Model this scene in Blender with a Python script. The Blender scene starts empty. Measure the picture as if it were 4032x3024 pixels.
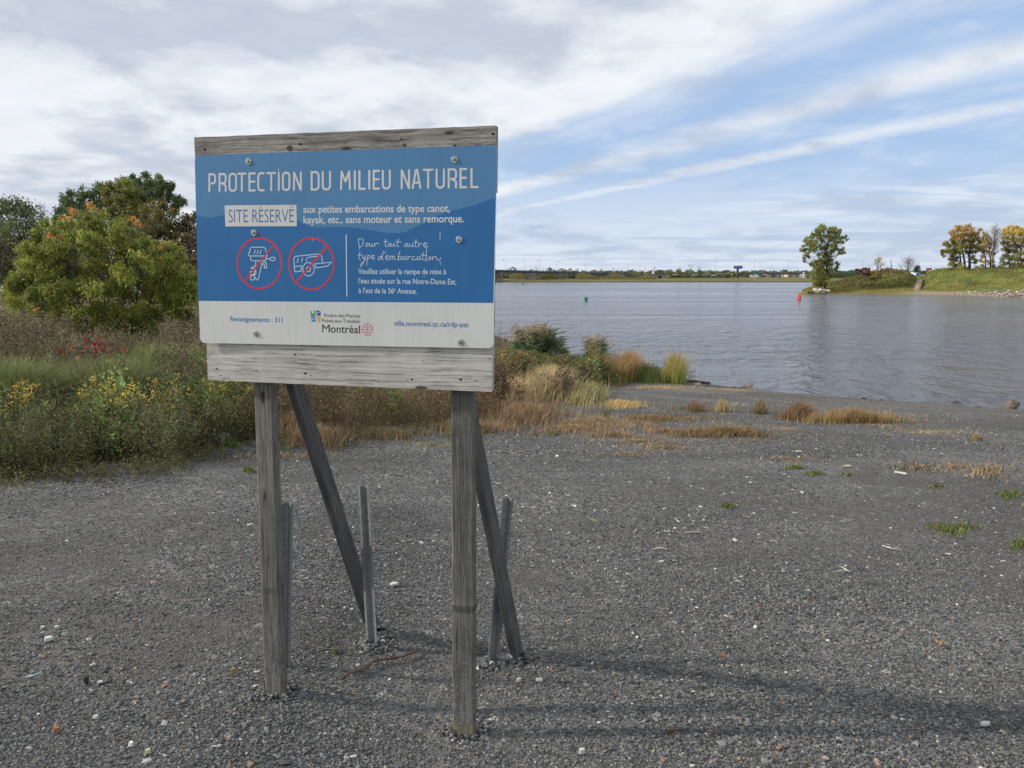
import bpy, math, random
import numpy as np
from mathutils import Vector, Matrix
random.seed(7)
RNG = np.random.default_rng(11)
S = bpy.context.scene
COL = S.collection

# ------------------------------------------------------------------ camera
F = 3260.0            # focal length in photo pixels (photo is 4032 x 3024)
HOR = 1090.0          # horizon row
PITCH = math.atan((1512 - HOR) / F)
CAMZ = 1.85
cam_d = bpy.data.cameras.new('camera')
cam_d.sensor_width = 36.0
cam_d.lens = 36.0 * F / 4032
cam_d.clip_start = 0.05
cam_d.clip_end = 9000
cam = bpy.data.objects.new('camera', cam_d)
cam.location = (0, 0, CAMZ)
cam.rotation_euler = (math.pi / 2 - PITCH, 0, 0)
COL.objects.link(cam)
S.camera = cam

def ray(px, py):
    d = np.array([(px - 2016) / F, 1.0, -(py - 1512) / F])
    c, s = math.cos(-PITCH), math.sin(-PITCH)
    return np.array([d[0], d[1] * c - d[2] * s, d[1] * s + d[2] * c])
C0 = np.array([0, 0, CAMZ])
def at(px, py, Y):
    r = ray(px, py); return C0 + r * (Y / r[1])
def atz(px, py, z):
    r = ray(px, py); return C0 + r * ((z - CAMZ) / r[2])

# ------------------------------------------------------------------ light
SUN_EL, SUN_AZ = math.radians(30), math.radians(-90)     # azimuth from +Y, sun stands to the left
sun_dir = Vector((math.sin(SUN_AZ) * math.cos(SUN_EL), math.cos(SUN_AZ) * math.cos(SUN_EL), math.sin(SUN_EL)))
sd = bpy.data.lights.new('sun', 'SUN'); sd.energy = 3.8; sd.angle = math.radians(3.2); sd.color = (1.0, 0.93, 0.82)
so = bpy.data.objects.new('sun', sd); so.rotation_euler = sun_dir.to_track_quat('Z', 'Y').to_euler(); COL.objects.link(so)
S.view_settings.view_transform = 'Standard'; S.view_settings.look = 'None'
S.view_settings.exposure = 0.12; S.view_settings.gamma = 1.0

class NT:
    """tiny node-graph helper"""
    def __init__(s, tree): s.t = tree; s.n = tree.nodes; s.l = tree.links
    def link(s, a, b): s.l.new(a, b)
    def _in(s, sock, v):
        if isinstance(v, bpy.types.NodeSocket): s.l.new(v, sock)
        elif v is not None:
            if isinstance(v, (tuple, list)) and len(v) == 3 and sock.type == 'RGBA': v = (*v, 1)
            sock.default_value = v
    def m(s, op, a, b=None, c=None, clamp=False):
        n = s.n.new('ShaderNodeMath'); n.operation = op; n.use_clamp = clamp
        for i, v in enumerate((a, b, c)):
            if v is not None: s._in(n.inputs[i], v)
        return n.outputs[0]
    def mix(s, f, a, b, typ='MIX'):
        n = s.n.new('ShaderNodeMix'); n.data_type = 'RGBA'; n.blend_type = typ; n.clamp_factor = True
        s._in(n.inputs['Factor'], f); s._in(n.inputs[6], a); s._in(n.inputs[7], b); return n.outputs[2]
    def ss(s, x, a, b):
        n = s.n.new('ShaderNodeMapRange'); n.interpolation_type = 'SMOOTHSTEP'
        s._in(n.inputs[0], x); n.inputs[1].default_value = a; n.inputs[2].default_value = b; return n.outputs[0]
    def noise(s, vec, scale, detail=4, rough=.5, dist=0):
        n = s.n.new('ShaderNodeTexNoise'); s._in(n.inputs['Vector'], vec)
        n.inputs['Scale'].default_value = scale; n.inputs['Detail'].default_value = detail
        n.inputs['Roughness'].default_value = rough; n.inputs['Distortion'].default_value = dist; return n.outputs[0]
    def vor(s, vec, scale, feat='F1'):
        n = s.n.new('ShaderNodeTexVoronoi'); n.feature = feat; s._in(n.inputs['Vector'], vec); n.inputs['Scale'].default_value = scale; return n
    def comb(s, x, y, z=0.0):
        n = s.n.new('ShaderNodeCombineXYZ'); s._in(n.inputs[0], x); s._in(n.inputs[1], y); s._in(n.inputs[2], z); return n.outputs[0]
    def sep(s, v):
        n = s.n.new('ShaderNodeSeparateXYZ'); s._in(n.inputs[0], v); return n.outputs
    def mapv(s, v, scale, loc=(0, 0, 0)):
        n = s.n.new('ShaderNodeMapping'); s._in(n.inputs[0], v); n.inputs['Scale'].default_value = scale; n.inputs['Location'].default_value = loc; return n.outputs[0]
    def ramp(s, x, stops):
        n = s.n.new('ShaderNodeValToRGB'); s._in(n.inputs[0], x); e = n.color_ramp.elements
        while len(e) < len(stops): e.new(.5)
        for i, (p, c) in enumerate(stops): e[i].position = p; e[i].color = (*c, 1)
        return n.outputs[0]
    def coord(s, k='Object'):
        return s.n.new('ShaderNodeTexCoord').outputs[k]
    def bump(s, h, strength, dist=.01):
        n = s.n.new('ShaderNodeBump'); s._in(n.inputs['Height'], h); n.inputs['Strength'].default_value = strength; n.inputs['Distance'].default_value = dist; return n.outputs[0]

w = bpy.data.worlds.new('World'); S.world = w; w.use_nodes = True
g = NT(w.node_tree); g.n.clear()
sky = g.n.new('ShaderNodeTexSky'); sky.sky_type = 'NISHITA'; sky.sun_disc = False
sky.sun_elevation = SUN_EL; sky.sun_rotation = SUN_AZ; sky.air_density = 1.0; sky.dust_density = 0.6; sky.ozone_density = 1.5
SKYS = 0.10
d = g.coord('Generated'); dx, dy, dz = g.sep(d)
zz = g.m('MAXIMUM', g.m('ADD', g.m('ABSOLUTE', dz), .035), .03)
pxn = g.m('DIVIDE', dx, zz); pyn = g.m('DIVIDE', dy, zz)
ca, sa = math.cos(math.radians(27)), math.sin(math.radians(27))
q = g.m('ADD', g.m('MULTIPLY', pxn, ca), g.m('MULTIPLY', pyn, sa))
t = g.m('SUBTRACT', g.m('MULTIPLY', pyn, ca), g.m('MULTIPLY', pxn, sa))
wob = g.noise(g.comb(pxn, pyn), .9, 4, .5)
qw = g.m('ADD', q, g.m('MULTIPLY', g.m('SUBTRACT', wob, .5), 1.1))
def gauss(x, c, wd):
    return g.m('EXPONENT', g.m('MULTIPLY', g.m('POWER', g.m('DIVIDE', g.m('SUBTRACT', x, c), wd), 2.0), -1.0))
streak = g.noise(g.comb(g.m('MULTIPLY', q, 2.2), g.m('MULTIPLY', t, .35)), 1.0, 4, .5, .3)
z2 = g.m('ADD', g.m('ABSOLUTE', dz), .16); p2x = g.m('DIVIDE', dx, z2); p2y = g.m('DIVIDE', dy, z2)
mott = g.noise(g.comb(p2x, g.m('MULTIPLY', p2y, .95), .3), 3.4, 6, .56, .3)
big = g.noise(g.comb(p2x, g.m('MULTIPLY', p2y, 1.0), 3.1), 1.15, 4, .5, .3)
main = g.ss(g.m('ADD', qw, g.m('MULTIPLY', g.m('SUBTRACT', streak, .5), 1.6)), 2.95, 2.0)
bq = g.m('ADD', q, g.m('MULTIPLY', g.m('SUBTRACT', wob, .5), .38))
bands = g.m('ADD', g.m('MULTIPLY', gauss(bq, 3.28, .25), .9), g.m('MULTIPLY', gauss(bq, 4.05, .17), .75))
bands = g.m('ADD', bands, g.m('MULTIPLY', gauss(bq, 2.5, .16), .4))
bands = g.m('MULTIPLY', bands, g.m('ADD', .35, g.m('MULTIPLY', streak, 1.2)))
# low streaky clouds toward the horizon
lown = g.noise(g.comb(g.m('MULTIPLY', pxn, .5), pyn, 7.7), 1.0, 4, .5, .5)
lowm = g.m('MULTIPLY', g.ss(lown, .36, .62), g.ss(q, 4.0, 6.5))
hz = g.m('MULTIPLY', g.ss(dz, .18, .0), .7)
m1 = g.m('MAXIMUM', main, bands); m1 = g.m('MAXIMUM', m1, g.m('MULTIPLY', lowm, .7)); m1 = g.m('MAXIMUM', m1, hz)
m1 = g.m('MAXIMUM', m1, g.m('ADD', .10, g.m('MULTIPLY', g.ss(mott, .42, .75), .35)), clamp=True)
lit = g.m('ADD', g.m('MULTIPLY', big, .55), g.m('MULTIPLY', mott, .45))
greyf = g.ss(lit, .37, .55)
# the dark grey patch high on the left
pj = g.m('MULTIPLY', g.m('SUBTRACT', g.noise(g.comb(pxn, pyn, 5.5), 1.6, 6, .65), .5), 1.5)
patch = g.m('MULTIPLY', gauss(g.m('ADD', pxn, pj), -1.25, .75), gauss(g.m('ADD', pyn, pj), 3.15, .33))
greyf = g.m('SUBTRACT', greyf, g.m('MULTIPLY', patch, .75), clamp=True)
k = 1 / SKYS
ccol = g.mix(greyf, (.52 * k, .575 * k, .675 * k), (.80 * k, .83 * k, .875 * k))
lowgrey = g.m('MULTIPLY', g.ss(g.noise(g.comb(g.m('MULTIPLY', pxn, .45), pyn, 1.7), .7, 3, .5), .50, .68), g.ss(q, 4.5, 7.5))
ccol = g.mix(1.0, ccol, g.ramp(g.noise(g.comb(p2x, g.m('MULTIPLY', p2y, 1.0), 9.3), 9.0, 4, .55, .3), [(.3, (.955, .96, .97)), (.7, (1.04, 1.04, 1.03))]), 'MULTIPLY')
ccol = g.mix(g.m('MULTIPLY', lowgrey, .7), ccol, (.47 * k, .555 * k, .70 * k))
skyc = g.mix(.75, sky.outputs[0], (.37 * k, .545 * k, .85 * k))
fin = g.mix(m1, skyc, ccol)
bg = g.n.new('ShaderNodeBackground'); g.link(fin, bg.inputs[0]); bg.inputs[1].default_value = SKYS
wo = g.n.new('ShaderNodeOutputWorld'); g.link(bg.outputs[0], wo.inputs[0])

# ------------------------------------------------------------------ helpers
def tag(o, label=None, cat=None, group=None, kind=None):
    if label: o['label'] = label
    if cat: o['category'] = cat
    if group: o['group'] = group
    if kind: o['kind'] = kind
    return o
def empty(name, loc=(0, 0, 0), rot=(0, 0, 0), parent=None):
    o = bpy.data.objects.new(name, None); o.empty_display_size = .2
    o.location = loc; o.rotation_euler = rot; o.parent = parent; COL.objects.link(o); return o

class MB:
    """collects geometry; build() links it as ONE mesh object"""
    def __init__(s): s.v = []; s.f = []; s.c = []; s.mi = []; s.n = 0
    def add(s, v, f, col=None, mi=0):
        v = np.asarray(v, float).reshape(-1, 3); f = np.asarray(f, int)
        if f.ndim == 1: f = f[None]
        s.v.append(v); s.f.append(f + s.n); s.mi.append(np.full(len(f), mi)); s.n += len(v)
        if col is None: col = (1, 1, 1)
        col = np.asarray(col, float)
        if col.ndim == 1: col = np.repeat(col[None], len(v), 0)
        s.c.append(col); return s
    def build(s, name, mats, parent=None, smooth=False, loc=None):
        me = bpy.data.meshes.new(name)
        v = np.concatenate(s.v); me.vertices.add(len(v)); me.vertices.foreach_set('co', v.astype(np.float32).ravel())
        tot = np.concatenate([np.full(len(f), f.shape[1]) for f in s.f]); lp = np.concatenate([f.ravel() for f in s.f])
        st = np.concatenate([[0], np.cumsum(tot)[:-1]])
        me.loops.add(len(lp)); me.loops.foreach_set('vertex_index', lp.astype(np.int32))
        me.polygons.add(len(tot)); me.polygons.foreach_set('loop_start', st.astype(np.int32)); me.polygons.foreach_set('loop_total', tot.astype(np.int32))
        me.polygons.foreach_set('material_index', np.concatenate(s.mi).astype(np.int32))
        me.polygons.foreach_set('use_smooth', np.full(len(tot), smooth))
        me.update(calc_edges=True)
        ca_ = me.color_attributes.new('Col', 'FLOAT_COLOR', 'POINT')
        c = np.concatenate(s.c); c = np.concatenate([c, np.ones((len(c), 1))], 1)
        ca_.data.foreach_set('color', c.astype(np.float32).ravel())
        for m_ in (mats if isinstance(mats, (list, tuple)) else [mats]): me.materials.append(m_)
        o = bpy.data.objects.new(name, me); o.parent = parent
        if loc is not None: o.location = loc
        COL.objects.link(o); return o
    # shapes
    def box(s, a, b, col=None, M=None, mi=0):
        x0, y0, z0 = a; x1, y1, z1 = b
        v = np.array([(x0,y0,z0),(x1,y0,z0),(x1,y1,z0),(x0,y1,z0),(x0,y0,z1),(x1,y0,z1),(x1,y1,z1),(x0,y1,z1)], float)
        if M is not None: v = np.array([M @ Vector(p) for p in v])
        return s.add(v, [(0,3,2,1),(4,5,6,7),(0,1,5,4),(1,2,6,5),(2,3,7,6),(3,0,4,7)], col, mi)
    def tube(s, pts, rad, n=6, col=None, cap=True, mi=0):
        pts = np.asarray(pts, float); m = len(pts); rad = np.broadcast_to(np.asarray(rad, float), (m,))
        tan = np.gradient(pts, axis=0); tan /= np.linalg.norm(tan, axis=1)[:, None] + 1e-9
        ref = np.array([0, 1., 0]) if abs(tan[0][1]) < .8 else np.array([1., 0, 0])
        u = np.cross(tan, ref); u /= np.linalg.norm(u, axis=1)[:, None] + 1e-9; w_ = np.cross(tan, u)
        a = np.linspace(0, 2 * np.pi, n, endpoint=False)
        V = pts[:, None] + rad[:, None, None] * (np.cos(a)[None, :, None] * u[:, None] + np.sin(a)[None, :, None] * w_[:, None])
        i = np.arange(m - 1)[:, None] * n; j = np.arange(n)[None]; k_ = (j + 1) % n
        f = np.stack([i + j, i + k_, i + n + k_, i + n + j], -1).reshape(-1, 4)
        s.add(V.reshape(-1, 3), f, col, mi)
        if cap:
            s.f.append((np.arange(n)[::-1] + s.n - m * n)[None]); s.mi.append(np.array([mi]))
            s.f.append((np.arange(n) + s.n - n)[None]); s.mi.append(np.array([mi]))
        return s
    def lathe(s, prof, n=16, o=(0, 0, 0), col=None, mi=0):
        return s.tube([(o[0], o[1], o[2] + z) for r, z in prof], [max(r, 1e-4) for r, z in prof], n, col, True, mi)
    def prism(s, poly, y0, y1, col=None, M=None, mi=0):
        """polygon in (x,z), extruded along y"""
        n = len(poly); v = [(x, y0, z) for x, z in poly] + [(x, y1, z) for x, z in poly]
        if M is not None: v = [tuple(M @ Vector(p)) for p in v]
        s.add(v, [list(range(n))], col, mi)
        s.f.append(np.array([list(range(2 * n - 1, n - 1, -1))]) + s.n - 2 * n); s.mi.append(np.array([mi]))
        s.f.append(np.array([(i, (i + 1) % n, n + (i + 1) % n, n + i)[::-1] for i in range(n)]) + s.n - 2 * n); s.mi.append(np.full(n, mi))
        return s

def material(name, col=(.5, .5, .5), rough=.7, metal=0, spec=.3):
    m_ = bpy.data.materials.new(name); m_.use_nodes = True
    g_ = NT(m_.node_tree); b = g_.n['Principled BSDF']
    b.inputs['Base Color'].default_value = (*col, 1); b.inputs['Roughness'].default_value = rough
    b.inputs['Metallic'].default_value = metal; b.inputs['Specular IOR Level'].default_value = spec
    return m_, g_, b
def speckled(name, col, rough=.7, metal=0, amt=.15, scale=30, spec=.3, bump=0):
    m_, g_, b = material(name, col, rough, metal, spec)
    n = g_.noise(g_.coord(), scale, 5, .6)
    lo = tuple(c * (1 - amt) for c in col); hi = tuple(min(1, c * (1 + amt)) for c in col)
    g_.link(g_.ramp(n, [(.35, lo), (.65, hi)]), b.inputs['Base Color'])
    if bump: g_.link(g_.bump(n, bump, .005), b.inputs['Normal'])
    return m_
def attr_mat(name, rough=.65, trans=.0, spec=.2, var=.25, scale=3.0, gain=1.0):
    m_, g_, b = material(name, (1, 1, 1), rough, 0, spec)
    a = g_.n.new('ShaderNodeAttribute'); a.attribute_name = 'Col'
    n = g_.noise(g_.coord(), scale, 3)
    c = g_.mix(1.0, a.outputs[0], g_.ramp(n, [(.3, ((1 - var) * gain,) * 3), (.7, ((1 + var) * gain,) * 3)]), 'MULTIPLY')
    g_.link(c, b.inputs['Base Color'])
    if trans:
        tr = g_.n.new('ShaderNodeBsdfTranslucent'); g_.link(c, tr.inputs[0])
        mx = g_.n.new('ShaderNodeMixShader'); mx.inputs[0].default_value = trans
        out = g_.n['Material Output']; g_.link(b.outputs[0], mx.inputs[1]); g_.link(tr.outputs[0], mx.inputs[2]); g_.link(mx.outputs[0], out.inputs[0])
    return m_
LEAF = attr_mat('leaf', .5, .45, .3, gain=1.9)
WEED = attr_mat('weed_leaf', .55, .35, .3, .35, 1.6, gain=1.7)
GRASS = attr_mat('grass_blade', .6, .3, .2, gain=1.35)
BARK = speckled('bark', (.10, .085, .07), .9, amt=.35, scale=6)
TWIG = speckled('grey_twig', (.20, .18, .165), .9, amt=.2, scale=6)

# ------------------------------------------------------------------ terrain
WZ = -1.3
shore_px = [(2660, 1478), (2720, 1497), (2775, 1512), (2905, 1526), (3040, 1541), (3180, 1556), (3400, 1571), (3600, 1585), (3800, 1600), (4032, 1613)]
SH = [tuple(atz(a, b, WZ)[:2]) for a, b in shore_px]
SH = [(-900, 190), (-300, 150), (-100, 118), (-30, 104), (-10, 80), (-3, 54), (.8, 37), (2.8, 30.5), (4.2, 27.3)] + SH + [(20, 15.6), (40, 7), (120, -30), (400, -130), (900, -300)]
SH = np.array(SH)
def smooth01(x): x = np.clip(x, 0, 1); return x * x * (3 - 2 * x)
def shore_dist(x, y):
    x = np.asarray(x, float); y = np.asarray(y, float)
    best = np.full(x.shape, 1e9)
    for (ax, ay), (bx, by) in zip(SH[:-1], SH[1:]):
        dx_, dy_ = bx - ax, by - ay; L = dx_ * dx_ + dy_ * dy_
        t_ = np.clip(((x - ax) * dx_ + (y - ay) * dy_) / L, 0, 1)
        best = np.minimum(best, np.hypot(x - ax - t_ * dx_, y - ay - t_ * dy_))
    sgn = np.where(y < np.interp(x, SH[:, 0], SH[:, 1]), 1.0, -1.0)
    return best * sgn
def ground_z(x, y):
    x = np.asarray(x, float); y = np.asarray(y, float); s_ = shore_dist(x, y)
    t_ = np.clip(s_ / 17.5, 0, 1)
    z = np.where(s_ > 0, WZ + 1.3 * (1 - (1 - t_) ** 1.7), WZ + np.maximum(s_ * .12, -3))
    z = z + .075 * smooth01((-.2 - x) / .9) * smooth01((8 - y) / 3) * (s_ > 8)
    z = z + .32 * smooth01((-2.5 - x) / 6) * smooth01((y - 7.2) / 8) * smooth01(s_ / 12)
    z = z + .008 * np.sin(x * 1.7 + y * .6) * np.sin(y * 1.3 - x * .4) * smooth01(s_ / 3)
    return z
def on_ground(px, py):
    """point where the sight line of a photo pixel meets the near ground"""
    r = ray(px, py); lo, hi = 1.5, 200.0
    ts = np.concatenate([np.linspace(1.5, 40, 800), np.linspace(40, 200, 300)])
    P = C0[None] + r[None] * ts[:, None]
    hgt = P[:, 2] - ground_z(P[:, 0], P[:, 1]); i = np.argmax(hgt < 0)
    return P[i] if hgt[i] < 0 else P[-1]
def many_on_ground(px, py):
    px = np.asarray(px, float); py = np.asarray(py, float)
    d0 = (px - 2016) / F; d2 = -(py - 1512) / F; c, s = math.cos(-PITCH), math.sin(-PITCH)
    R = np.stack([d0, c - d2 * s, s + d2 * c], 1); R = R / R[:, 1:2]
    ok = R[:, 2] < -.012; Rz = np.where(ok, R[:, 2], -1); z = np.zeros(len(px)); Y = (z - CAMZ) / Rz
    for it in range(14):
        P = C0 + R * Y[:, None]; z = .5 * z + .5 * ground_z(P[:, 0], P[:, 1]); Y = (z - CAMZ) / Rz
    ok &= (Y > 0) & (Y < 120); P = C0 + R * Y[:, None]
    P[:, 2] = ground_z(P[:, 0], P[:, 1]); return P[ok], ok

def graded(lo, hi, flo, fhi, step, grow=1.18):
    c = list(np.arange(flo, fhi + 1e-6, step)); a = [flo]; st = step
    while a[-1] > lo: st *= grow; a.append(a[-1] - st)
    b = [fhi]; st = step
    while b[-1] < hi: st *= grow; b.append(b[-1] + st)
    return np.array(a[:0:-1] + c + b[1:])
# edge of the vegetation on the left, seen from the camera
edge_px = [(-700, 1950), (0, 1905), (300, 1870), (640, 1850), (790, 1795), (1000, 1750), (1350, 1735), (1700, 1690), (1900, 1690), (2060, 1650), (2250, 1592), (2400, 1540), (2560, 1505), (2700, 1503)]
EDGE = np.array([on_ground(*p)[:2] for p in edge_px]); EDGE = np.vstack([[-40, 4.0], EDGE])
def veg_amount(x, y):
    yb = np.interp(x, EDGE[:, 0], EDGE[:, 1], right=1e3)
    return smooth01((y - yb + .2 * np.sin(x * 5.3) + .1 * np.sin(x * 13)) / .5)
xs = graded(-900, 900, -9, 15, .2); ys = graded(-400, 185, 1.5, 28, .2)
X, Y = np.meshgrid(xs, ys); Z = ground_z(X, Y)
veg = veg_amount(X, Y); sdist = shore_dist(X, Y)
beach = smooth01(1 - sdist / 9.0) * (1 - veg); wet = smooth01((.6 - sdist) / .5)
nv, nh = X.shape; idx = np.arange(nv * nh).reshape(nv, nh)
ff = np.stack([idx[:-1, :-1], idx[:-1, 1:], idx[1:, 1:], idx[1:, :-1]], -1).reshape(-1, 4)
gm_, g, b = material('gravel', (.1, .1, .1), .9, 0, .2)
co = g.coord(); at_ = g.n.new('ShaderNodeAttribute'); at_.attribute_name = 'Col'
vr, vg_, vb = g.sep(at_.outputs[0])
v1 = g.vor(co, 75); v2 = g.vor(g.mapv(co, (1, 1, 1), (3, 1, 0)), 30)
cell = g.sep(v1.outputs['Color'])[0]
stone = g.ramp(cell, [(0, (.06, .059, .058)), (.6, (.135, .134, .131)), (.93, (.20, .197, .19)), (.985, (.30, .295, .28)), (1, (.45, .44, .40))])
cell2 = g.sep(v2.outputs['Color'])[1]
stone = g.mix(g.ss(cell2, .6, .62), stone, g.ramp(cell2, [(.6, (.08, .08, .08)), (.92, (.18, .178, .172)), (.98, (.2, .17, .13)), (1, (.42, .41, .38))]))
lg = g.noise(co, .55, 5, .6); lg2 = g.noise(g.mapv(co, (.25, 1, 1)), 1.4, 4, .6)
stone = g.mix(1.0, stone, g.ramp(g.m('ADD', g.m('MULTIPLY', lg, .5), g.m('MULTIPLY', lg2, .5)), [(.36, (.52, .52, .525)), (.62, (1.12, 1.125, 1.14))]), 'MULTIPLY')
sand = g.mix(g.noise(co, 9, 6, .7), (.09, .08, .066), (.22, .19, .15))
dryn = g.ss(g.noise(g.mapv(co, (.5, 1, 1)), 1.6, 6, .65), .46, .62)
stone = g.mix(g.m('MULTIPLY', vg_, g.m('ADD', .38, g.m('MULTIPLY', dryn, .6))), stone, sand)
pkn = g.n.new('ShaderNodeAttribute'); pkn.attribute_name = 'packed'
stone = g.mix(g.m('MULTIPLY', g.m('MULTIPLY', pkn.outputs['Fac'], g.ss(g.noise(co, 3.5, 6, .7), .3, .6)), .75), stone, g.mix(g.noise(co, 120, 3, .6), (.045, .042, .038), (.115, .109, .10)))
litter = g.mix(g.noise(co, 25, 6, .75), (.035, .028, .018), (.13, .095, .055))
stone = g.mix(vr, stone, litter)
stone = g.mix(g.m('MULTIPLY', vb, .75), stone, (.035, .031, .027))
g.link(stone, b.inputs['Base Color'])
g.link(g.bump(g.m('ADD', g.m('MULTIPLY', v1.outputs['Distance'], -1.0), g.m('MULTIPLY', g.noise(co, 60, 4), .5)), .7, .012), b.inputs['Normal'])
mb = MB(); mb.add(np.stack([X, Y, Z], -1), ff, np.stack([veg, beach, wet], -1).reshape(-1, 3))
def packed_amount(x, y):
    a = np.sin(x * .55 + 1.1 * np.sin(y * .42 + 1)) * np.sin(y * .75 + .9 * np.sin(x * .5) + 2.2) + .45 * np.sin(x * 1.9 + 2 * np.sin(y * 1.1)) * np.sin(y * 2.3 + x * .4) + .2 * np.sin(x * 5.1 + y * 2) * np.sin(y * 4.7 - x)
    return smooth01((a - .05) / .6)
go = mb.build('ground', gm_, smooth=True); pa = go.data.attributes.new('packed', 'FLOAT', 'POINT'); pa.data.foreach_set('value', packed_amount(X, Y).astype(np.float32).ravel())
tag(go, 'dark grey gravel ground sloping down to the river', kind='structure')

# ------------------------------------------------------------------ water
wm, g, b = material('river_water', (.098, .096, .116), .09, 0, .5)
b.inputs['IOR'].default_value = 1.36
co = g.coord()
n1 = g.noise(g.mapv(co, (1, 1.5, 1)), 2.3, 5, .62, .3); n2 = g.noise(g.mapv(co, (.5, 1, 1)), .38, 3, .5); n3 = g.noise(g.mapv(co, (1, 1.3, 1), (9, 2, 0)), 8, 2, .5)
calm = g.ss(g.noise(g.mapv(co, (.22, 1, 1)), .035, 4, .6, .4), .35, .62)
amp = g.m('ADD', .30, g.m('MULTIPLY', calm, .9))
n4 = g.noise(g.mapv(co, (1.0, .5, 1), (4, 7, 0)), 1.0, 3, .55, .5); n5 = g.noise(g.mapv(co, (.28, .45, 1), (1, 3, 0)), 1.0, 4, .6, .4)
hgt = g.m('MULTIPLY', g.m('ADD', g.m('ADD', g.m('MULTIPLY', n1, .17), g.m('MULTIPLY', n2, .16)), g.m('ADD', g.m('MULTIPLY', n3, .02), g.m('ADD', g.m('MULTIPLY', n4, 1.15), g.m('MULTIPLY', n5, .4)))), amp)
g.link(g.bump(hgt, 1.0, 1.0), b.inputs['Normal'])
g.link(g.m('ADD', .09, g.m('MULTIPLY', calm, .08)), b.inputs['Roughness'])
mb = MB(); mb.add([(-5000, -300, WZ), (5000, -300, WZ), (5000, 7000, WZ), (-5000, 7000, WZ)], [0, 1, 2, 3])
tag(mb.build('river_water', wm), kind='structure')

# ------------------------------------------------------------------ gravel stones (nobody could count them)
def stone_batch(mb, P, size, flat, cols, ico=False):
    n = len(P)
    if ico:
        p = (1 + 5 ** .5) / 2
        T = np.array([(-1,p,0),(1,p,0),(-1,-p,0),(1,-p,0),(0,-1,p),(0,1,p),(0,-1,-p),(0,1,-p),(p,0,-1),(p,0,1),(-p,0,-1),(-p,0,1)], float) / 1.9
        Fc = np.array([(0,11,5),(0,5,1),(0,1,7),(0,7,10),(0,10,11),(1,5,9),(5,11,4),(11,10,2),(10,7,6),(7,1,8),(3,9,4),(3,4,2),(3,2,6),(3,6,8),(3,8,9),(4,9,5),(2,4,11),(6,2,10),(8,6,7),(9,8,1)])
    else:
        T = np.array([(-1,-1,-1),(1,-1,-1),(1,1,-1),(-1,1,-1),(-.8,-.8,1),(.8,-.8,1),(.8,.8,1),(-.8,.8,1)], float) * .8
        Fc = np.array([(4,5,6,7),(0,1,5,4),(1,2,6,5),(2,3,7,6),(3,0,4,7)])
    V = T[None] * (1 + RNG.uniform(-.38, .28, (n, len(T), 1))) + RNG.uniform(-.22, .22, (n, len(T), 3))
    sc = np.stack([size * RNG.uniform(.8, 1.35, n), size * RNG.uniform(.6, 1.0, n), size * flat], 1) * .5
    V = V * sc[:, None]
    a = RNG.uniform(0, 2 * np.pi, n); ti = RNG.normal(0, .3, n); c, s = np.cos(a), np.sin(a); ct, st = np.cos(ti), np.sin(ti)
    y = V[..., 1] * ct[:, None] - V[..., 2] * st[:, None]; z = V[..., 1] * st[:, None] + V[..., 2] * ct[:, None]; x = V[..., 0]
    V = np.stack([x * c[:, None] - y * s[:, None], x * s[:, None] + y * c[:, None], z], -1) + P[:, None]
    fc = (Fc[None] + np.arange(n)[:, None, None] * len(T)).reshape(-1, Fc.shape[1])
    mb.add(V.reshape(-1, 3), fc, np.repeat(cols, len(T), 0))
def stone_cols(n, white=.02):
    v = RNG.beta(1.6, 3.0, n) * .25 + .045
    v *= .92; c = np.stack([v * .985, v * 1.0, v * 1.01], 1); r = RNG.random(n)
    k = r < white; c[k] = RNG.uniform(.38, .68, (k.sum(), 1)) * [1, .98, .93]
    k = (r > .95) & (r < .985); c[k] = RNG.uniform(.14, .3, (k.sum(), 1)) * [1, .86, .66]
    k = r > .99; c[k] = RNG.uniform(.2, .36, (k.sum(), 1)) * [1, .6, .42]
    return c
STONE = attr_mat('gravel_stone', .85, 0, .25, .22, 90)
def scatter_px(n, x0, x1, y0, y1, pw=1.0):
    px = RNG.uniform(x0, x1, n); py = y0 + (y1 - y0) * RNG.random(n) ** pw
    P, ok = many_on_ground(px, py); return P
mb = MB()
def gravel(n, box, smin, smax, ico, flat=(.45, .8), white=.010, thin=.6):
    P = scatter_px(n, *box); P = P[veg_amount(P[:, 0], P[:, 1]) < .6]
    sd_ = shore_dist(P[:, 0], P[:, 1]); P = P[sd_ > .15]
    P = P[RNG.random(len(P)) > packed_amount(P[:, 0], P[:, 1]) * thin]
    D = np.hypot(P[:, 0], P[:, 1]); n = len(P)
    # patches of coarser and finer stone
    pat = .5 + .5 * np.sin(P[:, 0] * 2.1 + 1.3 * np.sin(P[:, 1] * 1.7)) * np.sin(P[:, 1] * 2.3 + np.sin(P[:, 0] * 1.1))
    sz = (smin + (smax - smin) * RNG.beta(1.2, 4, n)) * (.75 + .5 * pat)
    fl = RNG.uniform(*flat, n); P[:, 2] += sz * fl * RNG.uniform(.0, .32, n)
    stone_batch(mb, P, sz, fl, stone_cols(n, white), ico)
gravel(60000, (-500, 4500, 2350, 3350), .007, .029, True)
gravel(70000, (-500, 4500, 2100, 3350), .006, .016, False)
gravel(110000, (-400, 4500, 1740, 2420), .008, .023, False)
gravel(42000, (-400, 4500, 1540, 1800), .014, .034, False, (.35, .6))
gravel(260, (-500, 4500, 2200, 3300), .030, .050, True, (.35, .6), .02)
gravel(900, (900, 4500, 1640, 2300), .02, .045, False, (.2, .4), .35)
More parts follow.
